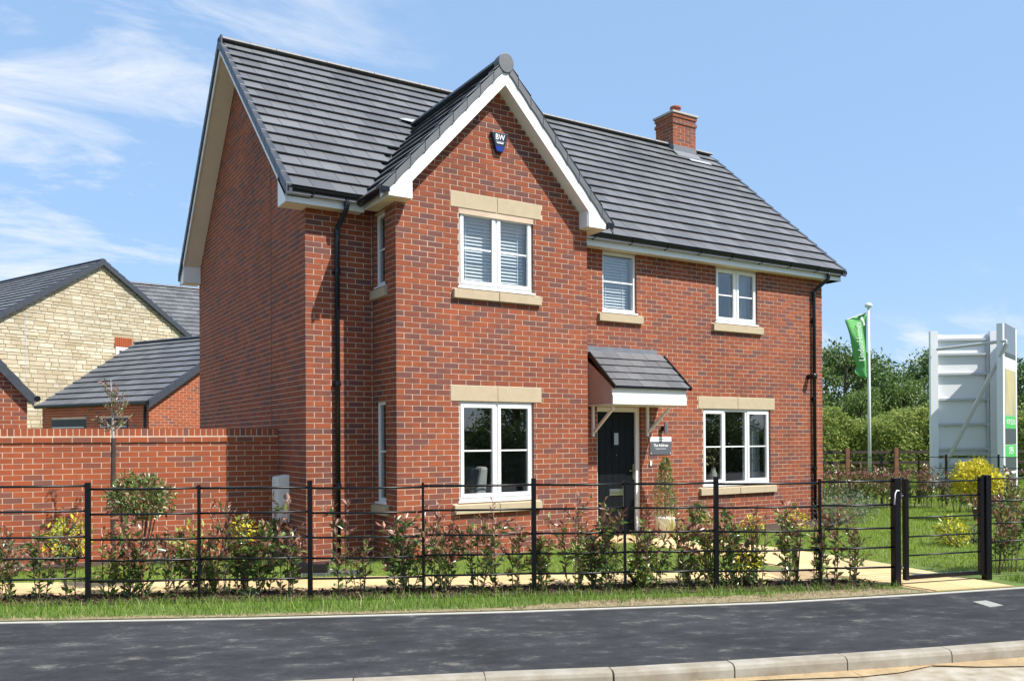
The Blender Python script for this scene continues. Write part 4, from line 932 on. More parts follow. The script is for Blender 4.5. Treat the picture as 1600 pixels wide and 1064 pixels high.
def dome(loc, rx, rz, n, leaf, m, label, cat, name, group=None, zc=None, m2=None, share=0.0, trunk=0.0, surf=.45):
    t = thing(name, loc, label, cat, group); c = np.array([loc[0], loc[1], loc[2]+(zc if zc is not None else rz*.75)])
    d = unit(rng.normal(size=(n, 3))); lump = 1+.18*np.sin(d[:, 0]*5+loc[0])*np.cos(d[:, 1]*6+loc[1])+.1*np.sin(d[:, 2]*9)
    r = (surf+(1-surf)*rng.random(n)**.6)*lump; pos = c+d*r[:, None]*np.array([rx, rx, rz]); pos[:, 2] = np.maximum(pos[:, 2], loc[2]+.01)
    dirs = unit(d*.8+rng.normal(size=(n, 3))*.7+np.array([0, 0, .3])); size = leaf*rng.uniform(.6, 1.3, n)
    st = MB()
    for i in range(9):
        e = c+unit(rng.normal(size=(1, 3)))[0]*np.array([rx, rx, rz])*.8; e[2] = max(e[2], loc[2]+.05)
        st.tube([loc, Vector(loc).lerp(Vector(e), .5)+V(0, 0, .02), Vector(e)], [.012 if trunk == 0 else trunk, .007, .003], 5)
    st.build('stems', 'stem', t)
    if m2:
        k = rng.random(n) < share; foliage('leaves', pos[~k], dirs[~k], size[~k], m, t); foliage('blossom' if m2 == 'yellow' else 'young_leaves', pos[k], dirs[k], size[k], m2, t, kind='stuff')
    else: foliage('leaves', pos, dirs, size, m, t)
    return t

# ------------------------------------------------------------------ vase flowers
pp, dd_, ss_ = [], [], []
for i in range(40):
    an = random.uniform(0, 6.28); r_ = random.uniform(.02, .13); pp.append((6.98+r_*math.cos(an), YF+.33+r_*.7*math.sin(an), 1.02+random.uniform(0, .36))); dd_.append((math.cos(an), math.sin(an), .8)); ss_.append(random.uniform(.05, .085))
foliage('leaves', pp[:24], unit(np.array(dd_[:24])), ss_[:24], 'green', v_); foliage('petals', pp[24:], unit(np.array(dd_[24:])), ss_[24:], 'stripe', v_, width=.7)

# ------------------------------------------------------------------ garden wall
GA = V(XL-.004, 2.10, 0); GB = V(-8.2, 3.24, 0); gu = (GB-GA).normalized(); gn = V(gu.y, -gu.x, 0)
if gn.y > 0: gn = -gn
gl = (GB-GA).length; GT = 1.745
gw = thing('garden_wall', ((GA.x+GB.x)/2, (GA.y+GB.y)/2, GZ), 'orange-red brick garden wall with soldier coping left of the house', 'wall')
d1 = -gn*.215
b = MB(); b.obox(GA+V(0, 0, ZB)-gn*.0035, gu*gl, d1+gn*.007, V(0, 0, 1.55-ZB)); b.build('wall', 'mortar', gw)
gbl = [q for q in brick_list(0, gl, ZB, 1.55, dark=.26)]
place_bricks(gw, [(gbl, GA, gu, gn)], 'wallbrick')
# oversailing course and brick-on-edge coping
b = MB(); b.obox(GA+V(0, 0, 1.551)+gn*.016, gu*gl, d1-gn*.032, V(0, 0, .073)); b.build('oversail', 'mortar', gw)
b = MB(); b.obox(GA+V(0, 0, 1.6245)+gn*.014, gu*gl, d1-gn*.028, V(0, 0, .016)); b.build('mortar_fillet', 'mortar', gw)
place_bricks(gw, [([(q[0], q[1], 1.556, 1.6205, q[4], False) for q in brick_list(0, gl, 1.575, 1.65)], GA+gn*.0195, gu, gn)], 'wallbrick', limit=0)
MB().obox(GA+V(0, 0, 1.641)+gn*.0, gu*gl, d1, V(0, 0, .095)).build('coping_bed', 'mortar', gw)
cm_ = None; s = 0.0
while s < gl-.08:
    if cm_ is None:
        q = MB(); q.obox(V(0, 0, 0), gu*.065, d1-gn*.009, V(0, 0, .1025)); cm_ = bpy.data.meshes.new('coping_brick'); cm_.from_pydata(q.v, [], q.f); cm_.materials.append(M['wallbrick'])
    ob = link(bpy.data.objects.new('coping_brick', cm_), gw); ob.location = GA+gu*s+V(0, 0, 1.6415+random.uniform(-.002, .002))+gn*.0045; ob.color = (tone_pick(.35), 0, 0, 1); s += .0775
MB().obox(GA+gu*3.62+V(0, 0, ZB)+gn*.0045, gu*.012, gn*.006, V(0, 0, 1.74-ZB)).build('movement_joint', 'soil', gw)

# ------------------------------------------------------------------ estate railings
FX = [-9.5, -7.6, -5.75, -3.77, -2.78, -1.77, -0.72, 0.33, 1.21, 2.11, 3.15, 3.89]
fl = lambda x: V(x, -.70-.515*(x+3.77), GZ)
RH = [.215, .43, .645, .905, 1.165]
rail = thing('estate_railing', fl(-0.7), 'long black five-bar estate railing along the verge left of the gate', 'railing')
heavy = {3, 7, 9}
def post(p, parent, w, h, m='iron', dirv=V(.889, -.458, 0)):
    nn = V(-dirv.y, dirv.x, 0); b = MB(); b.obox(p-dirv*w/2-nn*.02+V(0, 0, -.25), dirv*w, nn*.04, V(0, 0, h+.25)); return b.build('post', m, parent, bevel=.003)
fd = V(.889, -.458, 0)
for i, x in enumerate(FX[:-1]):
    hv = i % 2 == 1; post(fl(x), rail, .05 if hv else .026, 1.235 if hv else 1.20)
for i in range(len(FX)-1):
    st_ = .035 if i < 3 else (-.012 if i % 4 == 1 else 0.0)
    for k, z in enumerate(RH):
        a, c = fl(FX[i])+V(0, 0, z+st_), fl(FX[i+1])+V(0, 0, z+st_+random.uniform(-.004, .004))
        mid = a.lerp(c, .5)+V(0, 0, -random.uniform(.002, .008)); MB().tube([a, mid, c], .0115 if k < 4 else .0125, 8).build('rail', 'iron', rail, smooth=True)
# gate
GP0, GP1 = V(3.93, -4.66, GZ), V(5.19, -4.97, GZ); gd_ = (GP1-GP0).normalized(); gnn = V(-gd_.y, gd_.x, 0)
def sq(p, w, z0, z1, dirv): 
    nn = V(-dirv.y, dirv.x, 0); return MB().obox(p-dirv*w/2-nn*w/2+V(0, 0, z0), dirv*w, nn*w, V(0, 0, z1-z0))
sq(GP0, .078, -.25, 1.20, gd_).build('gate_post', 'iron', rail, bevel=.004)
gate = thing('garden_gate', GP0.lerp(GP1, .5), 'black metal five-bar garden gate closed between two square posts', 'gate')
L0, L1 = GP0+gd_*.135, GP1-gd_*.085
sq(L0, .05, .06, 1.19, gd_).build('stile', 'iron', gate, bevel=.003); sq(L1, .05, .06, 1.19, gd_).build('stile', 'iron', gate, bevel=.003)
MB().obox(L0+gd_*.025-gnn*.02+V(0, 0, .065), (L1-L0)-gd_*.05, gnn*.04, V(0, 0, .045)).build('bottom_rail', 'iron', gate)
for z in (.33, .54, .75, .985, 1.15): MB().tube([L0+V(0, 0, z), L1+V(0, 0, z)], .0095, 8).build('rail', 'iron', gate, smooth=True)
for z in (.20, 1.0):
    MB().tube([GP0+gd_*.03+V(0, 0, z), L0+V(0, 0, z)], .011, 8).build('hinge', 'steel', gate); MB().lathe(GP0+gd_*.07+V(0, 0, z-.02), [(.016, 0), (.016, .05)], 10).build('hinge_pin', 'steel', gate)
MB().box(L1.x+.02, L1.x+.075, L1.y-.03, L1.y-.012, .94+GZ, .98+GZ).build('latch', 'iron', gate)
wire = MB(); wp = GP0-gnn*.045+V(-.02, 0, 1.06); wire.tube([wp+V(.03, 0, .0), wp+V(-.01, 0, .005), wp+V(-.04, 0, -.03), wp+V(-.055, .0, -.15)], .007, 6); tag(wire.build('cable_hook', 'print', smooth=True), 'bent white cable tie hanging on the left gate post', 'hook')
# railing right of the gate
rail2 = thing('estate_railing', GP1, 'short black five-bar estate railing right of the gate', 'railing')
sq(GP1, .078, -.25, 1.21, gd_).build('gate_post', 'iron', rail2, bevel=.004)
e2 = [GP1, V(6.35, -5.27, GZ), V(7.55, -5.57, GZ), V(8.8, -5.9, GZ)]
for p in e2[1:]: post(p, rail2, .045, 1.2, dirv=gd_)
for a, c in zip(e2, e2[1:]):
    for z in RH: MB().tube([a+V(0, 0, z), c+V(0, 0, z)], .009, 8).build('rail', 'iron', rail2, smooth=True)
# rear railing beyond the lawn
rr = [px(1262, 20.5, GZ), px(1377, 20.6, GZ), px(1435, 20.9, GZ), px(1478, 20.4, GZ), px(1560, 20.0, GZ), px(1640, 19.7, GZ)]
rail3 = thing('estate_railing', rr[1], 'black five-bar estate railing at the far side of the lawn', 'railing')
for i, p in enumerate(rr): post(p, rail3, .045 if i % 2 else .03, 1.23, dirv=(rr[2]-rr[1]).normalized())
for a, c in zip(rr, rr[1:]):
    for z in RH: MB().tube([a+V(0, 0, z), c+V(0, 0, z)], .009, 6).build('rail', 'iron', rail3)

# ------------------------------------------------------------------ paths and beds
nrm = V(.458, .889, 0)
def fl_off(x, d): p = fl(x)+nrm*d; return (p.x, p.y)
bed = [fl_off(x, -.16) for x in (-9.5, -3.8, 0, 3.75)]+[fl_off(x, .42) for x in (3.6, 2.2, 1.0, 0, -3.8, -9.5)]
sheet('planting_bed', bed, GZ+.008, 'soil')
sheet('planting_bed', [(-8, 3.1), (-3.2, 2.35), (XL, 2.02), (XL, YF), (0, YF), (0, -.35), (1.6, -.55), (3.3, -.3), (3.6, .0), (3.6, YF), (3.2, YF), (3.18, 0), (0.0, 0.0), (0, YF), (XL, YF-.0)][:9]+[(3.6, YF), (3.2, YF), (3.184, .0), (.0, .0), (-.002, YF), (XL, YF), (XL-.3, .2), (-1.7, 1.1), (-3.5, 1.75), (-8, 2.5)], GZ+.004, 'soil') if False else None
sheet('planting_bed', [(-8.2, 3.22), (XL, 2.09), (XL, 1.55), (-3.2, 1.9), (-8.2, 2.6)], GZ+.006, 'soil')
sheet('planting_bed', [(XL-.25, .5), (-.1, .3), (-.1, YF), (XL-.25, YF)], GZ+.006, 'soil')
sheet('planting_bed', [(5.3, -.1), (9.9, -.1), (9.9, YF), (5.3, YF)], GZ+.006, 'soil')
sheet('planting_bed', [(1.9, -1.35), (3.4, -.75), (3.6, .3), (3.2, .3), (2.6, -.8)], GZ+.006, 'soil')
sheet('bounce_sheet', [(-1.0, 2.5), (-8.2, 3.6), (-14, 6), (-12, 20), (-1.0, 13.5)], GZ+.004, 'bounce_pale')  # unseen pale ground, added to bounce warm light onto the shaded gable
pth = bpy.data.objects.new('path', None); col.objects.link(pth); pth['kind'] = 'structure'
def slabs(a, d, n, length, width, w):
    """rows of slabs from a along d (unit), across n (unit)"""
    k = 0; s_ = 0.0
    while s_ < length-.02:
        l_ = min(w, length-s_); t_ = 0.0; j = 0
        while t_ < width-.02:
            ww = min(width/2, width-t_); p = a+d*(s_+.003)+n*(t_+.003); mb = MB(); mb.obox(p+V(0, 0, GZ-.03), d*(l_-.006), n*(ww-.006), V(0, 0, .046+random.uniform(-.001, .001)))
            ob = mb.build('paving_slab', 'slab', pth); ob.color = (random.random(), 0, 0, 1); t_ += ww; j += 1
        s_ += w; k += 1
pa = Vector((*fl_off(-8.5, .42), 0)); slabs(pa, fd, nrm, 12.9, .86, .60)
slabs(V(4.02, -2.95, 0), V(0, 1, 0), V(1, 0, 0), 3.0, 1.36, .60)
# gate approach, splayed towards the pavement
GQ = [V(3.98, -5.10, 0), V(4.93, -5.38, 0), V(5.42, -2.95, 0), V(3.98, -2.95, 0)]
for i in range(4):
    f0, f1 = i/4, (i+1)/4
    for j in range(2):
        g0, g1 = j/2, (j+1)/2
        P2 = lambda f_, g_: GQ[0].lerp(GQ[3], f_).lerp(GQ[1].lerp(GQ[2], f_), g_)
        q = [P2(f0+.002, g0+.003), P2(f0+.002, g1-.003), P2(f1-.002, g1-.003), P2(f1-.002, g0+.003)]
        ob = MB().prism([p+V(0, 0, GZ-.03) for p in q], (0, 0, .043)).build('paving_slab', 'slab', pth); ob.color = (random.random(), 0, 0, 1)
sheet('path_bed', [(4.0, .05), (3.95, -2.9), (3.9, -5.08), (5.0, -5.40), (5.45, -2.9), (5.42, .05)], GZ+.004, 'mud')
sheet('path_bed', [fl_off(-8.5, .42), fl_off(3.6, .42), fl_off(3.6, 1.28), fl_off(-8.5, 1.28)], GZ+.0045, 'mud')
sheet('gravel_strip', [tuple((p+V(0, -.45, 0)).xy) for p in rr]+[tuple((p+V(0, .5, 0)).xy) for p in rr[::-1]], GZ+.008, 'gravel')

# ------------------------------------------------------------------ grass
def in_poly(P_, poly):
    x, y = P_[:, 0], P_[:, 1]; ins = np.zeros(len(P_), bool); n = len(poly)
    for i in range(n):
        x0, y0 = poly[i]; x1, y1 = poly[(i+1) % n]
        c = ((y0 > y) != (y1 > y)) & (x < (x1-x0)*(y-y0)/(y1-y0+1e-12)+x0); ins ^= c
    return ins
def blades(name, poly, n, h, w, m, excl=(), z=GZ, lean=.5):
    poly_ = np.array(poly); lo, hi = poly_.min(0), poly_.max(0); P_ = rng.random((n, 2))*(hi-lo)+lo; k = in_poly(P_, poly)
    for e in excl: k &= ~in_poly(P_, e)
    P_ = P_[k]; n = len(P_); an = rng.random(n)*6.283; hh = h*rng.uniform(.45, 1.25, n); ww = w*rng.uniform(.7, 1.3, n)
    side = np.stack([np.cos(an), np.sin(an), 0*an], 1); ln = rng.random(n)*6.283; lv = np.stack([np.cos(ln), np.sin(ln), 0*ln], 1)*(hh*lean*rng.random(n))[:, None]
    base = np.concatenate([P_, np.full((n, 1), z)], 1); mid = base+lv*.35+np.array([0, 0, 1])*(hh*.55)[:, None]; tip = base+lv+np.array([0, 0, 1])*hh[:, None]
    v = np.stack([base-side*ww[:, None]/2, base+side*ww[:, None]/2, mid+side*ww[:, None]*.4, mid-side*ww[:, None]*.4, tip], 1).reshape(-1, 3)
    k = (np.arange(n)*5)[:, None]; f = np.concatenate([k+np.array([[0, 1, 2]]), k+np.array([[0, 2, 3]]), k+np.array([[3, 2, 4]])], 0)
    return array_mesh(name, v, f, m, None, 'stuff')
vb_ = [(x, poly_at(PAVE_BACK, x)+float(np.interp(x, (-8, -1, .8, 3.9), (.10, .12, .26, .30)))+.05*math.sin(5*x)+.05*math.sin(13*x+1)+.04*math.sin(31*x)) for x in np.arange(-8, 3.95, .06)]
verge_poly = vb_+[fl_off(x, -.10) for x in (3.75, 2.5, 0, -3.8, -7.5)]
tag(blades('verge_grass', verge_poly, 100000, .085, .006, 'verge_grass', lean=.9), 'strip of rough green grass between the railing and the pavement', 'grass')
edge_poly = [(x, poly_at(PAVE_BACK, x)+.03) for x in (-6, -4.56, -2.52, -.36, 2.03, 3.3, 3.9)]+[(x, poly_at(PAVE_BACK, x)+(.42 if x > .2 else .16)) for x in (3.7, 2.03, .6, -.36, -2.52, -4.56, -6)]
sheet('verge_edge', edge_poly, GZ+.006, 'dryedge')
tag(blades('dry_grass', edge_poly, 42000, .035, .007, 'drygrass', lean=2.2), 'dry straw-coloured grass edge along the pavement', 'grass')
house_poly = [(XL-.05, YF), (0, YF), (0, 0), (BX1, 0), (BX1, YF), (XR, YF), (XR, YR), (XL, YR)]
lawn_l = [fl_off(x, 1.30) for x in (-7.5, -3.8, 0, 2.6)]+[(4.0, -2.2), (3.98, -.1), (3.3, .75), (3.2, -.05), (-.05, -.05), (-.05, .3), (XL-.25, .5), (XL-.1, 1.5), (-3.2, 1.9), (-7.5, 2.5)]
tag(blades('lawn_grass', lawn_l, 90000, .045, .006, 'grass'), 'strip of mown lawn between the house front and the buff path', 'grass')
lawn_r = [(5.45, -4.75), (8.0, -5.3), (16, -5.5), (23, 0), (20.5, 3.2), (14.5, 2.6), (11.2, 2.5), (9.9, 1.5), (9.9, -.1), (5.5, -.1), (5.45, -2.9)]
tag(blades('lawn_grass', lawn_r, 170000, .05, .008, 'grass'), 'green lawn to the right of the house behind the gate', 'grass')
far_l = [tuple(px(1280, 21.5).xy), tuple(px(1700, 20.5).xy), tuple(px(1700, 32).xy), tuple(px(1280, 32).xy)]
tag(blades('meadow_grass', far_l, 50000, .16, .016, 'grass'), 'rough grass between the rear railing and the hedge', 'grass')
rgt = [(5.25, -5.38), (12, -6.8), (12, -5.9), (5.3, -5.05)]
tag(blades('verge_grass', rgt, 26000, .075, .006, 'verge_grass', lean=.9), 'short grass verge right of the gate beside the pavement', 'grass')
# bark chips in the hedge bed
n = 5200; xs = rng.uniform(-6.5, 3.75, n); of = rng.uniform(-.15, .41, n); P3 = np.stack([xs+.458*of, -.70-.515*(xs+3.77)+.889*of, np.full(n, GZ+.012)+rng.random(n)*.02], 1)
d3 = unit(rng.normal(size=(n, 3))*np.array([1, 1, .25])); v, f = leaf_arrays(P3, d3, rng.uniform(.025, .06, n), .45, 0); tag(array_mesh('bark_mulch', v, f, 'chip', None, 'stuff'), 'dark bark mulch under the row of shrubs', 'mulch')

# ------------------------------------------------------------------ planting along the railing
PXF = [0, 138, 316, 489, 661, 824, 982, 1130, 1267, 1398]; FXF = [-4.54, -3.77, -2.78, -1.77, -.72, .33, 1.21, 2.11, 3.15, 3.89]
def fpos(pxx, off): x = float(np.interp(pxx, PXF, FXF)); p = fl(x)+nrm*off; return (p.x, p.y, GZ)
SHR = [(330, .62, .6, .2), (408, .66, .8, .18), (640, .66, .8, .16), (822, .70, .8, .16), (1024, .62, .7, .2), (1098, .66, .8, .18), (1172, .66, .7, .2), (150, .72, .8, .16), (192, .88, .8, .1), (-25, .85, .7, 0), (18, .80, .8, .0), (48, .74, .7, .08), (104, .92, .7, .06), (212, .78, .7, .05), (272, .80, .8, .02), (303, .70, .7, .12), (350, 1.0, .9, .04), (378, .84, .7, .12), (440, 1.06, .9, .06), (466, .70, .8, .02), (541, 1.05, .9, .05), (560, .66, .6, .10), (616, .78, .5, .08), (668, .92, .9, .03), (694, 1.0, .9, .08), (742, .90, .9, .04), (772, .96, .9, .10), (803, .78, .7, .03), (848, .62, .6, .1), (898, 1.0, .7, .02), (930, .72, .5, .10), (962, 1.02, .9, .04), (1008, .66, .5, .02), (1042, .94, .9, .08), (1076, .86, .8, .02), (1118, .62, .5, .06), (1154, .92, .7, .1), (1192, .96, .8, .03), (1230, .88, .9, .06), (1264, .70, .6, .02), (1300, .92, .9, .08), (1334, .80, .8, .03)]
for i, (pxx, h, red, of) in enumerate(sorted(SHR)):
    photinia(fpos(pxx+random.uniform(-7, 7), .08+of), h*random.uniform(.86, 1.08), .15+.14*random.random(), 'red-tipped evergreen shrub, %s from the left in the row behind the railing' % ORD[i], 'red-tipped shrubs along the front railing', nst=random.choice((3, 4, 5, 6)), red=red*random.uniform(.5, 1.0), dens=random.uniform(.65, 1.0), leaf=random.uniform(.08, .12), bare=.05, gm_=random.choice(('green', 'green', 'freshgreen')))
for i, (pxx, of, h) in enumerate([(1566, .16, .95), (1590, .22, 1.0), (1618, .2, .9)]):
    p = GP1.lerp(e2[-1], (pxx-1540)/260); photinia((p.x+.1, p.y+of+.1, GZ), h, .28, 'red-tipped shrub behind the short railing, %s right of the gate' % ORD[i], 'red-tipped shrubs right of the gate', nst=8, red=.6, dens=1.2)
# clipped ball-headed shrub
t = dome(Vector(fpos(178, .75)), .33, .25, 2800, .06, 'green', 'clipped ball-headed evergreen on a short stem against the garden wall', 'shrub', 'ball_shrub', zc=1.02, m2='bronze', share=.3, trunk=.02)
# golden and variegated shrubs behind the railing
def clump(pxx, off, rx, rz, n, m, label, leaf=.07, m2=None, share=0, name='golden_shrub', zc=None):
    return dome(Vector(fpos(pxx, off)), rx, rz, n, leaf, m, label, 'shrub', name, m2=m2, share=share, zc=zc)
dome(V(-3.75, 1.75, GZ), .28, .26, 420, .075, 'lime', 'lime-yellow shrub at the foot of garden wall, left of the thick post', 'shrub', 'golden_shrub', m2='yellow', share=.4, zc=.42)
dome(V(-4.35, 1.85, GZ), .35, .16, 420, .05, 'grey_green', 'low grey-green shrub at the foot of garden wall near the left edge', 'shrub', 'low_shrub', zc=.2)
dome(V(-2.55, 1.7, GZ), .30, .18, 420, .05, 'grey_green', 'low silvery shrub at the foot of garden wall behind the ball-headed shrub', 'shrub', 'low_shrub', zc=.2)
clump(376, .3, .16, .2, 130, 'yellow', 'small yellow-leaved shrub between the second and third railing posts', zc=.62)
clump(292, .34, .22, .2, 170, 'lime', 'lime-green leafy clump beside the cream-striped plant', zc=.55, name='lime_shrub')
clump(1135, .32, .16, .18, 130, 'lime', 'yellow-green leafy shrub behind the middle of the right railing half', zc=.60)
clump(1188, .26, .13, .12, 120, 'lime', 'yellow-flowered shrub below the three-light window', m2='yellow', share=.8, zc=.66, leaf=.055)
clump(1248, .24, .13, .12, 120, 'lime', 'yellow-flowered shrub left of the right downpipe foot', m2='yellow', share=.8, zc=.72, leaf=.055)
clump(1180, .2, .18, .10, 110, 'yellow', 'low yellow-leaved plant near the ground below the three-light window', zc=.27)
clump(1010, .35, .42, .16, 520, 'green', 'low spreading dark green shrub beside the door path', name='low_shrub', zc=.22, leaf=.06, m2='lime', share=.25)
clump(1160, .18, .30, .12, 300, 'green', 'low dark green shrub at the railing foot under the three-light window', name='low_shrub', zc=.15, leaf=.05)
# striped sword-leaved plants
def sword(loc, h, n, label, m='stripe'):
    t = thing('sword_leaf_plant', loc, label, 'plant'); mb = MB()
    for i in range(n):
        an = random.uniform(0, 6.283); l_ = h*random.uniform(.65, 1.05); out_ = V(math.cos(an), math.sin(an), 0); sd = V(-math.sin(an), math.cos(an), 0); tl = random.uniform(.25, .95); prev = None
        for k in range(5):
            f_ = k/4; p = Vector(loc)+out_*l_*tl*(f_**1.4)*.75+V(0, 0, l_*(f_-.35*tl*f_*f_)); w = .013*(1-f_**2*.9); cur = (p-sd*w, p+sd*w)
            if prev: mb.quad(prev[0], prev[1], cur[1], cur[0])
            prev = cur
        
    mb.build('leaves', m, t); return t
sword(Vector(fpos(322, .40)), .70, 26, 'cream-striped sword-leaved plant behind the second railing post')
sword(Vector(fpos(1092, .30)), .48, 34, 'yellow-striped sword-leaved plant beside the middle thick post')
sword(Vector(fpos(915, .42)), .75, 18, 'pale upright sword-leaved plant left of the front door')
sword(V(4.95, .05, GZ), .55, 22, 'pinkish upright grass plant at the right of the doorstep')
# potted bay beside the door
t = thing('potted_shrub', (5.12, .42, GZ), 'tall green shrub in a white pot right of the front door', 'plant')
b = MB(); b.lathe((5.12, .42, GZ), [(.13, 0), (.17, .30), (.18, .32), (.15, .32), (.14, .28)], 18); b.build('pot', 'ivory', t, smooth=True)
b = MB(); b.tube([(5.12, .42, GZ+.25), (5.12, .42, 1.1)], [.014, .005], 6)
n = 1300; d = unit(rng.normal(size=(n, 3))); zz = rng.random(n); rr_ = .24*(1-zz**1.8*.85)*(.45+.55*rng.random(n)); pos = np.stack([5.12+d[:, 0]*rr_, .42+d[:, 1]*rr_, GZ+.34+zz*.98], 1)
b.build('stem', 'stem', t); foliage('leaves', pos, unit(d+np.array([0, 0, .5])), .055*rng.uniform(.6, 1.2, n), 'green', t)
# dark tub left of bay and drain cover
t = thing('boot_tray', fpos(500, 1.45), 'dark flat plastic tray lying on the lawn left of the bay', 'tray'); p = Vector(fpos(498, 1.45))
MB().obox(p+V(-.36, .18, 0), V(.64, -.33, 0), V(.12, .22, 0), V(0, 0, .035)).build('base', 'plaque', t); MB().obox(p+V(-.40, .24, .02), V(.34, -.17, 0), V(.10, .2, 0), V(0, 0, .12)).build('lid', 'black', t, bevel=.02)
# plants along the house foot
photinia((-1.25, 1.35, GZ), .55, .3, 'dark green leafy shrub in the corner below the meter box', None, nst=8, red=.2, dens=1.2)
photinia((5.9, .45, GZ), .55, .25, 'small green shrub at the house foot right of the plaque', None, nst=6, red=.2)
dome(V(9.6, .3, GZ), .55, .42, 900, .06, 'grey_green', 'pale grey-green shrub at the right corner of the house', 'shrub', 'corner_shrub', zc=.3)
dome(V(10.8, .9, GZ), .6, .3, 800, .06, 'grey_green', 'low pale green shrub on the lawn edge right of the house corner', 'shrub', 'corner_shrub', zc=.2)
# golden bushes on the right lawn
dome(px(1524, 16.6, GZ), .42, .36, 4200, .075, 'yellow', 'large bright yellow bush behind the gate', 'bush', 'golden_bush', zc=.80, m2='lime', share=.10, trunk=.03)
dome(px(1487, 12.9, GZ), .26, .24, 520, .075, 'lime', 'small round yellow-green bush on the lawn behind the gate', 'bush', 'golden_bush', zc=.2, m2='yellow', share=.4)
dome(px(1520, 13.2, GZ), .22, .15, 380, .05, 'grey_green', 'low pale bush on the lawn beside the small yellow-green bush', 'bush', 'pale_bush', zc=.15)
# hedge row along the rear railing
k = 0
for pxx in list(range(1290, 1478, 15))+list(range(1492, 1640, 24)):
    dpt = 19.6 if pxx < 1480 else 18.6
    photinia(px(pxx+random.uniform(-4, 4), dpt+random.uniform(-.3, .3), GZ), .92+random.uniform(-.12, .16), .30, 'bronze-leaved shrub before the far railing, %s from the house corner' % ORD[k], 'bronze shrubs along the far railing', nst=7, red=.75, dens=.75, leaf=.10); k += 1

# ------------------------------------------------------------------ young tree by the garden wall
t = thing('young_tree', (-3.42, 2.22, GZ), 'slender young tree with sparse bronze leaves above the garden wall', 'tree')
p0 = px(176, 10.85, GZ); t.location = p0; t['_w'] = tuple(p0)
b = MB(); b.tube([p0, p0+V(0, 0, .9), p0+V(.01, 0, 1.70)], [.030, .030, .030], 8); b.build('dark_lower_trunk', 'darktimber', t)  # dark tube from the ground to the wall top, paler trunk above
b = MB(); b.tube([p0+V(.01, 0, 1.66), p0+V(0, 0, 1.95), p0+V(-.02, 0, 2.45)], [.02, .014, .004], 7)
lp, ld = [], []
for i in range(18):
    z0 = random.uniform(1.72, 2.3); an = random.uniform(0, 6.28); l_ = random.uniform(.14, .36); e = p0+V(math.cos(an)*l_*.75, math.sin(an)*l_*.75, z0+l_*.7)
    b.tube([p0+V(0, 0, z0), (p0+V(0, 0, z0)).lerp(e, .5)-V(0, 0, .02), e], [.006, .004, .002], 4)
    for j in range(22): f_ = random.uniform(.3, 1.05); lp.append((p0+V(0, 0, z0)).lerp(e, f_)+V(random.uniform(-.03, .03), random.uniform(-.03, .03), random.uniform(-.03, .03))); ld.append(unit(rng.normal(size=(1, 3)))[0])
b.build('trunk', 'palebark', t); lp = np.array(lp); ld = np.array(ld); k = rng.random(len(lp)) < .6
foliage('crown', lp[k], ld[k], np.full(k.sum(), .05), 'bronze', t); foliage('crown', lp[~k], ld[~k], np.full((~k).sum(), .05), 'green', t)

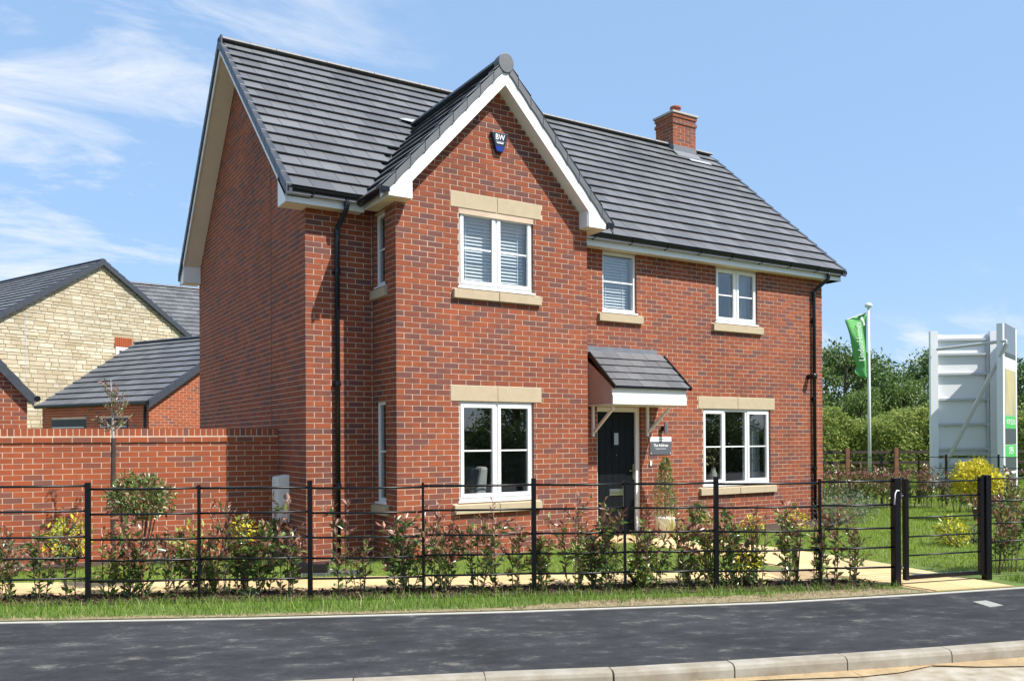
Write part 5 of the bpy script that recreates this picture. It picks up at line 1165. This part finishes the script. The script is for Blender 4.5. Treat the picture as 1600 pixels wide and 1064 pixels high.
# ------------------------------------------------------------------ neighbouring buildings
def roof_plane(parent, a, c, up_v, L_, gauge, name='roof_tiling', thick=.04, wid=.33, limit=0):
    """a->c eave line, up_v unit up-slope, slope length L_"""
    u = (c-a).normalized(); ul = (c-a).length
    n, lst = tiles(a, u, up_v, ul, L_, gauge, wid); 
    if n.z < 0: return
    roof_field(parent, [(a, u, up_v, n, gauge, lst)], limit=limit, width=wid, thick=thick)
def gable_house(name, label, ctr, ridge_dir, half, length, eave, ridge, wallmat, jobs_, front_wall_rows=None, over=.12, verge_m='verge', stone=False, openings=(), ztile=None):
    """ctr: ground point under apex of the near gable; ridge_dir away from it"""
    ctr = Vector(ctr); rd_ = Vector(ridge_dir).normalized(); w = V(rd_.y, -rd_.x, 0)   # w to the right when looking along ridge_dir
    t = thing(name, (ctr.x, ctr.y, GZ), label, 'house')
    body = MB()
    pts = [ctr-w*half, ctr+w*half]
    zg = GZ-.2
    prof = [(-half, zg), (half, zg), (half, eave), (0, ridge-.02), (-half, eave)]
    body.prism([ctr+w*x+V(0, 0, z)+rd_*.004 for x, z in prof], rd_*(length-.008)); body.build('wall', 'stonemortar' if stone else 'mortar', t)
    sl = (ridge-eave)/half; run = half+over; L_ = math.hypot(run, run*sl); 
    for s_ in (-1, 1):
        e0 = ctr+w*s_*run+V(0, 0, eave-over*sl+.05)-rd_*over; e1 = e0+rd_*(length+2*over); upv = (-w*s_*run+V(0, 0, run*sl)).normalized()
        a_, c_ = (e0, e1) if s_ > 0 else (e1, e0)
        MB().hexa([e0-V(0, 0, .06), e1-V(0, 0, .06), e1+upv*L_-V(0, 0, .06), e0+upv*L_-V(0, 0, .06), e0-V(0, 0, .012), e1-V(0, 0, .012), e1+upv*L_-V(0, 0, .012), e0+upv*L_-V(0, 0, .012)]).build('roof', 'verge', t)
        n = (c_-a_).normalized().cross(upv)
        if n.z > 0: roof_plane(t, a_, c_, upv, L_, L_/max(6, round(L_/.33)))
        N = max(5, round(L_/.33))
        for k in range(N):
            q0 = e0+upv*(L_*k/N); q1 = e0+upv*(L_*(k+1)/N)
            MB().hexa([q0-rd_*.03-V(0, 0, .17), q0+rd_*.06-V(0, 0, .17), q1+rd_*.06-V(0, 0, .17), q1-rd_*.03-V(0, 0, .17), q0-rd_*.03+V(0, 0, .055), q0+rd_*.06+V(0, 0, .055), q1+rd_*.06+V(0, 0, .03), q1-rd_*.03+V(0, 0, .03)]).build('verge_unit', verge_m, t)
        MB().tube([e0-w*s_*-.05+V(0, 0, -.03), e1-w*s_*-.05+V(0, 0, -.03)], .055, 8).build('gutter', 'black', t)
    rp0 = ctr+V(0, 0, ridge+.045)-rd_*over; ridge_run(rp0, rp0+rd_*(length+2*over), t, seg=.45, m='verge')
    return t, ctr, rd_, w
# stone house far left
al = R(56); f2 = V(math.sin(YAW), math.cos(YAW), 0); gdir = rt*math.cos(al)+f2*math.sin(al); rdir = -rt*math.sin(al)+f2*math.cos(al)
apx = cs(-14.47, 30.0)
st, c0, r0, w0 = gable_house('stone_house', 'cream coursed-stone house with grey tiled gable roof beyond the garden wall', apx, rdir, 3.7, 9.0, 5.45, 7.9, 'stonework', [], stone=True)
def stones(parent, o, u, n, half, zg, eave, ridge, m, excl=()):
    mb = MB(); z = zg
    while z < ridge-.1:
        h = random.choice((.09, .11, .13, .15)); zt_ = z+h; wmax = half if zt_ < eave else half*(ridge-zt_)/(ridge-eave)
        x = -wmax
        while x < wmax-.05:
            l_ = random.uniform(.2, .52); x1 = min(x+l_, wmax)
            if x1-x > .05 and not any(e[0] < (x+x1)/2 < e[1] and e[2] < z+h/2 < e[3] for e in excl):
                p = o+u*(x+.006)+V(0, 0, z+.006)+n*random.uniform(.006, .022); L_ = x1-x-.012; H_ = h-.012; q = p-n*.03
                mb.add([q, q+u*L_, q+u*L_+V(0, 0, H_), q+V(0, 0, H_), p+u*.006+V(0, 0, .004), p+u*(L_-.008)+V(0, 0, random.uniform(.002, .01)), p+u*(L_-.006)+V(0, 0, H_-.005), p+u*.008+V(0, 0, H_-.004)], [(4, 5, 6, 7), (0, 1, 5, 4), (1, 2, 6, 5), (2, 3, 7, 6), (3, 0, 4, 7)], .01+random.random()*.98)
            x = x1
        z = zt_
    mb.build('stonework', m, parent, kind='stuff')
stones(st, c0, w0, -r0, 3.7, 0.6, 5.45, 7.9, 'stonework', excl=[(.45, 1.15, 3.5, 5.4)])
wn_ = MB(); wn_.obox(c0+w0*.5+V(0, 0, 3.75)-r0*.05, w0*.6, r0*.06, V(0, 0, 1.2)); wf = wn_.build('window', 'white', st); MB().obox(c0+w0*.62+V(0, 0, 3.87)-r0*.06, w0*.36, r0*.03, V(0, 0, .96)).build('pane', 'farwin', wf)
for i in range(8): MB().obox(c0+w0*(.47+i*.083)+V(0, 0, 4.96)-r0*.05, w0*.072, r0*.06, V(0, 0, .33)).build('lintel_brick', 'wallbrick', wf)
MB().obox(c0-w0*2.62+V(0, 0, 3.2)-r0*.03, w0*.02, r0*.02, V(0, 0, 2.6)).build('cable', 'signgrey', st)
# second house roof behind it
t2 = gable_house('far_house', 'grey tiled roof of a further house behind the stone gable', cs(-12.4, 41.2), -rt*.82-f2*.57, 3.0, 6.0, 6.0, 8.6, 'brick', [])
# garage
gu_ = (rt*.86-f2*.5).normalized(); gb_ = (rt*.5+f2*.86).normalized()
GS = 1.36; gE0 = cs(-10.13*GS, 18.1*GS); gE1 = gE0+gu_*3.62*GS
ga, gc, gr, gw_ = gable_house('brick_garage', 'low red brick double garage with grey tiled roof beyond the wall', gE1+gb_*2.36*GS, -gu_, 2.30*GS, 3.5*GS, 2.61, 4.66, 'brick', [], over=.10)
ga['category'] = 'garage'
place_bricks(ga, [(brick_list(-2.3*GS, 2.3*GS, .6, 4.6, clip=lambda z: (-2.3*GS*(4.66-z-.06)/2.05, 2.3*GS*(4.66-z-.06)/2.05) if z > 2.61 else (-2.3*GS, 2.3*GS)), gc, gw_, -gr)], 'wallbrick', limit=0)
# front of garage: piers and dark door openings
fn = -gw_; fo = gc-gw_*2.3*GS+fn*.005
place_bricks(ga, [(brick_list(0, 3.5*GS, .6, 2.61, [(.85, 2.1, 0, 2.2), (2.7, 4.3, 0, 2.2)]), fo, gr, fn)], 'wallbrick', limit=0)
for a_, c_ in ((.85, 2.1), (2.7, 4.3)):
    MB().obox(fo+gr*a_+V(0, 0, GZ)+fn*.004, gr*(c_-a_), fn*.004, V(0, 0, 2.28)).build('garage_door', 'black', ga)
    MB().obox(fo+gr*(a_+.06)+V(0, 0, 1.95)+fn*.009, gr*(c_-a_-.12), fn*.02, V(0, 0, .03)).build('door_rail', 'signgrey', ga)
MB().tube([fo+gr*.12+fn*.05+V(0, 0, 2.5), fo+gr*.12+fn*.05+V(0, 0, GZ)], .034, 8).build('downpipe', 'black', ga)
# brick outbuilding at the left edge
lo = cs(-8.45, 15.0); wd = (-rt*.86+f2*.5).normalized()
ob_, oc_, or_, ow_ = gable_house('brick_outbuilding', 'red brick gable with dark verge tiles at the left picture edge', lo-(rt*.83+f2*.55)*1.72, (-rt*.55+f2*.83), 1.62, 1.2, 2.42, 4.3, 'brick', [], over=.10)
ob_['category'] = 'outbuilding'
place_bricks(ob_, [(brick_list(-1.62, 1.62, .6, 4.2, clip=lambda z: (-1.62*(4.3-z-.06)/1.88, 1.62*(4.3-z-.06)/1.88) if z > 2.42 else (-1.62, 1.62)), oc_, ow_, -or_)], 'brick', limit=0)

# ------------------------------------------------------------------ flag, sign boards, timber fence
fp = px(1358.5, 29.0, GZ); topz = zat(481, 29.0, 683)
fg = thing('flagpole', fp, 'white flagpole with green pennant flag beyond the lawn', 'flagpole')
b = MB(); b.tube([fp, fp+V(0, 0, 3), V(fp.x, fp.y, topz)], [.06, .05, .034], 12); b.build('pole', 'pole', fg, smooth=True)
b = MB(); b.lathe((fp.x, fp.y, topz), [(.05, 0), (.11, .03), (.13, .08), (.09, .14), (.02, .17)], 14); b.build('finial', 'pole', fg, smooth=True)
dl = -rt; ft = topz-.14
b = MB(); b.tube([V(fp.x, fp.y, ft), V(fp.x, fp.y, ft-.26)+dl*.74], .018, 8); b.build('arm', 'pole', fg)
b = MB(); NZ = 22; NU = 6; H = 2.25; grid = []
for i in range(NZ+1):
    f_ = i/NZ; row = []
    wv = .70*(1-f_)**.72+.06
    if f_ > .78: wv = max(wv, .16+.28*math.sin((f_-.78)/.22*math.pi)*.9)
    for j in range(NU+1):
        g_ = j/NU; z = ft-.04-.24*g_*(1-f_)-H*f_+(.05*g_ if f_ > .8 else 0); off = f2*(.10*math.sin(f_*7+g_*3.0)*g_+.05*math.sin(g_*6+f_*3))
        p = V(fp.x, fp.y, 0)+dl*(.06+wv*g_)+off; row.append(V(p.x, p.y, z))
    grid.append(row)
b.add([p for row in grid for p in row], [(i*(NU+1)+j, (i+1)*(NU+1)+j, (i+1)*(NU+1)+j+1, i*(NU+1)+j+1) for i in range(NZ) for j in range(NU)])
fo_ = b.build('flag', 'flag', fg, smooth=True); sm = fo_.modifiers.new('solid', 'SOLIDIFY'); sm.thickness = .006
text_mesh('lettering', 'LindenHomes', .30, 'print', fo_, V(fp.x, fp.y, ft-1.02)+dl*.34-f2*.13, V(0, 0, 1)+rt*-.10, -rt, -f2, sx=.80)
b = MB(); c = V(fp.x, fp.y, ft-.36)+dl*.24-f2*.13; b.prism([c, c-rt*.10+V(0, 0, .12), c-rt*.03+V(0, 0, .19), c+rt*.02+V(0, 0, .10), c+rt*.07-V(0, 0, .10), c+rt*.02-V(0, 0, .12)], f2*.004); b.build('emblem', 'print', fo_)


sb = thing('sign_board', px(1510, 25.8, GZ), 'tall white V-shaped hoarding seen from behind, right of the flagpole', 'sign')
A0, A1 = px(1455, 26.2), px(1560, 26.0); B0, B1 = px(1568, 24.5), px(1589.5, 26.3)
ztA = zat(517, 26.2, 682); au = (A1-A0).normalized(); an_ = V(au.y, -au.x, 0); al_ = (A1-A0).length
if an_.dot(CAM-A0) < 0: an_ = -an_
for s_, zz in ((0, ztA), (al_-.22, ztA-.02)): MB().obox(A0+au*s_+V(0, 0, GZ), au*.22, -an_*.14, V(0, 0, zz-GZ)).build('post', 'signwhite', sb)
MB().obox(A0+au*.02+V(0, 0, zat(712, 26, 682))-an_*.145, au*(al_-.04), -an_*.02, V(0, 0, ztA-zat(712, 26, 682)-.1)).build('panel', 'signwhite', sb)
for yp in (731, 748, 762): MB().obox(A0+au*.02+V(0, 0, zat(yp, 26, 682))-an_*.145, au*(al_-.04), -an_*.02, V(0, 0, .30)).build('panel', 'signwhite', sb)
for yp in (531, 554, 585, 625, 664, 703, 711, 727, 735, 752): MB().obox(A0+au*.22+V(0, 0, zat(yp, 26, 682))-an_*.14, au*(al_-.44), an_*.09, V(0, 0, .065)).build('rail', 'signgrey', sb)
MB().obox(A0+au*(al_-.30)+V(0, 0, .3)-an_*.12, au*.06, an_*.08, V(0, 0, ztA-.5)).build('rail', 'signgrey', sb)
ztB = zat(505, 24.5, 682); bu = (B1-B0).normalized(); bl2 = (B1-B0).length; bn = V(bu.y, -bu.x, 0)
if bn.dot(CAM-B0) < 0: bn = -bn
MB().obox(B0+V(0, 0, GZ), bu*.24, -bn*.16, V(0, 0, ztB-GZ)).build('post', 'signwhite', sb); MB().obox(B0+bu*(bl2-.22)+V(0, 0, GZ), bu*.22, -bn*.16, V(0, 0, zat(516, 26.3, 682)-GZ)).build('post', 'signwhite', sb)
MB().obox(B0+bu*.24+V(0, 0, .45), bu*(bl2-.46), -bn*.05, V(0, 0, ztB-.55)).build('panel', 'signwhite', sb)
def band(y0, y1, m): MB().obox(B0+bu*.26+V(0, 0, zat(y1, 25.8, 682))+bn*.004, bu*(bl2-.50), bn*.006, V(0, 0, zat(y0, 25.8, 682)-zat(y1, 25.8, 682))).build('print_band', m, sb)
band(512, 555, 'plaque'); band(555, 562, 'darkband'); band(580, 650, 'photo'); band(651, 670, 'signgreen'); band(670, 694, 'darkband'); band(695, 714, 'signgreen'); band(714, 735, 'darkband')
mb_ = B0+bu*(bl2*.5+.0)+bn*.012
text_mesh('lettering', 'NOW SELLING', .22, 'print', sb, mb_+V(0, 0, zat(660, 25.8, 682)), bu, Z_, bn); text_mesh('lettering', 'OPEN', .30, 'print', sb, mb_+V(0, 0, zat(704, 25.8, 682)), bu, Z_, bn)
# braces between the two boards
MB().tube([A0+au*.15+an_*.1+V(0, 0, zat(545, 26, 682)), B0-bn*-.1+V(0, 0, zat(536, 25, 682))], .05, 6).build('strut', 'signgrey', sb)
MB().tube([A0+au*.2+an_*.15+V(0, 0, .4), B0+bn*.1+V(0, 0, zat(540, 25, 682))], .06, 6).build('strut', 'signgrey', sb)
# timber post and rail fence before the hedge
tf = thing('timber_fence', px(1360, 29, GZ), 'dark timber post and rail fence in front of the hedge', 'fence')
tps = [px(p_, 29.6, GZ) for p_ in (1248, 1324, 1400, 1476, 1552, 1628)]
for p_ in tps: MB().obox(p_-rt*.07-f2*.05, rt*.13, f2*.1, V(0, 0, 1.28)).build('post', 'timber', tf)
for a_, c_ in zip(tps, tps[1:]):
    for z in (.38, .72, 1.08): MB().obox(a_+f2*.05+V(0, 0, z), c_-a_, f2*.03, V(0, 0, .10)).build('rail', 'darktimber', tf)

# ------------------------------------------------------------------ hedge and trees
hd = thing('hedge', px(1450, 33, GZ), 'long dense green hedge behind the timber fence', 'hedge')
n = 34000; lat0, lat1 = (1225-800)/F*33, (1720-800)/F*33
la = rng.uniform(lat0, lat1, n); which = rng.random(n); bump_ = .22*np.sin(la*1.7)+.15*np.sin(la*4.1+1)+.1*np.sin(la*9.3)
ztop = 2.25+bump_; dp = np.where(which < .62, 32+rng.random(n)**2*.8+.25*np.sin(la*2.3+3), 32+rng.random(n)*3.0); zz = np.where(which < .62, rng.random(n)*ztop*1.0, ztop-.3*rng.random(n)**2+rng.normal(size=n)*.05)
base_ = np.array(CAM)[None, :]*np.array([1, 1, 0])+la[:, None]*np.array(rt)+dp[:, None]*np.array(f2); base_[:, 2] = np.maximum(zz, 0)
dirs = unit(rng.normal(size=(n, 3))+np.array(-f2)*.8+np.array([0, 0, .7])); foliage('leaves', base_, dirs, .15*rng.uniform(.5, 1.4, n), 'hedge', hd, width=.45)
hb = MB(); hb.obox(cs(lat0+.3, 32.9, GZ), rt*(lat1-lat0-.6), f2*1.6, V(0, 0, 1.75)); hb.build('branches', 'hedgecore', hd)
def tree_mesh(kind, seed, h=6.2, r=2.4, n=10000, trunk_h=1.2, leafsz=.17):
    rg = np.random.default_rng(seed); rd2 = random.Random(seed); tk = MB(); tk.tube([(0, 0, -.1), (.05, 0, trunk_h), (.0, .05, h*.6), (0, 0, h*.9)], [.16, .13, .07, .02], 8)
    cl2 = []
    for i in range(26):
        an = rd2.uniform(0, 6.28); z = rd2.uniform(trunk_h*.8, h*.92); rmax = r*math.sin(min(1, max(.12, (1-(z-trunk_h*.5)/(h-trunk_h*.3))))*math.pi*.62)**.8; rad = rmax*rd2.uniform(.35, 1)
        c_ = V(math.cos(an)*rad, math.sin(an)*rad, z); cl2.append((c_, rd2.uniform(.45, .85))); tk.tube([V(0, 0, max(trunk_h*.6, z-rad*.8)), V(0, 0, z-rad*.3).lerp(c_, .5), c_], [.045, .03, .01], 5)
    per = n//len(cl2); P_, D_ = [], []
    for c_, q in cl2:
        d = unit(rg.normal(size=(per, 3))); rr2 = q*(rg.random(per)**.45)*(1+.25*np.sin(d[:, 0]*7)); P_.append(np.array(c_)+d*rr2[:, None]*np.array([1.1, 1.1, .8])); D_.append(unit(d+rg.normal(size=(per, 3))*.8))
    return tk, np.concatenate(P_), np.concatenate(D_), leafsz*rg.uniform(.5, 1.3, per*len(cl2))
PROT = []
for kind, seed in ((0, 1), (1, 2), (0, 3)):
    tk, P_, D_, S_ = tree_mesh(kind, seed); a_ = tk.build('trunk', 'bark'); c_ = foliage('crown', P_, D_, S_, 'tree' if kind == 0 else 'tree2', None, width=.55); PROT.append((a_, c_))
used = set()
def plant(i, loc, s, rot, label, group, sz=None):
    t = thing('broadleaf_tree', loc, label, 'tree', group); t.scale = (s, s, sz or s); t.rotation_euler = (0, 0, rot)
    for o_ in PROT[i]:
        c_ = o_ if (i, o_.name) not in used and i not in used else o_.copy()
        if c_ is not o_: col.objects.link(c_)
        c_.parent = t; c_.matrix_parent_inverse = Matrix.Identity(4)
    used.add(i); return t
TR = [(1322, 39, 528, .0, 0, 'dark tree rising directly behind the right corner of the house roofline foot'), (1372, 42, 562, 1.1, 0, 'dark green tree whose crown stands behind the flag'), (1412, 38, 590, 2.2, 1, 'pale green bushy tree right of the flagpole'), (1446, 46, 543, .6, 2, 'dark tall tree immediately left of the white hoarding'), (1496, 43, 560, 2.9, 0, 'dark tree hidden mostly behind the left of the hoarding'), (1545, 44, 566, 4.0, 2, 'dark tree behind the right part of the hoarding'), (1603, 41, 548, 5.0, 0, 'dark tree at the right picture edge beyond the hoarding'), (1655, 43, 540, .3, 2, 'tree just past the right picture edge'), (1290, 44, 560, 3.3, 1, 'tree peeping out past the house corner, mostly hidden'), (1345, 36, 600, 1.9, 1, 'low pale bushy tree under the flag behind the hedge'), (1470, 37, 605, 4.4, 1, 'low pale bushy tree behind the left hoarding post')]
for pxx, dpt, ytop, rot, kind, lab in TR:
    h = zat(ytop, dpt, 683); plant(kind, px(pxx, dpt, GZ), h/6.1*1.0, rot, lab, 'trees beyond the hedge')
# trees across the road behind the viewer, mirrored in the windows
for i, (x, y) in enumerate([(-6, -27), (1, -29), (7, -27.5), (13, -30), (19, -27), (25.5, -29), (32, -27), (39, -30), (47, -28), (56, -29), (66, -30)]):
    plant(i % 3, V(x, y, -.3), 1.05+.12*math.sin(i*2.1), i*1.3, 'leafy tree across the road, seen only mirrored in the windows', 'trees mirrored in the windows')
hd2 = thing('hedge', V(20, -19, -.3), 'long hedge across the road, seen only mirrored in the ground-floor windows', 'hedge')
n = 26000; xx = rng.uniform(-14, 75, n); yy = -18.5-.06*xx+rng.normal(size=n)*.12+.2*np.sin(xx*1.3); zz = -.3+rng.random(n)*(2.5+.3*np.sin(xx*.9)+.15*np.sin(xx*3.1))
foliage('leaves', np.stack([xx, yy, zz], 1), unit(rng.normal(size=(n, 3))+np.array([0, .9, .5])), .2*rng.uniform(.6, 1.4, n), 'tree', hd2, width=.55)
MB().hexa([(-14, -18.1, -.3), (75, -23.5, -.3), (75, -24.6, -.3), (-14, -19.2, -.3), (-14, -18.1, 1.9), (75, -23.5, 1.9), (75, -24.6, 1.9), (-14, -19.2, 1.9)]).build('branches', 'hedgecore', hd2)
# drop helper keys
for o in bpy.data.objects:
    if '_w' in o: del o['_w']
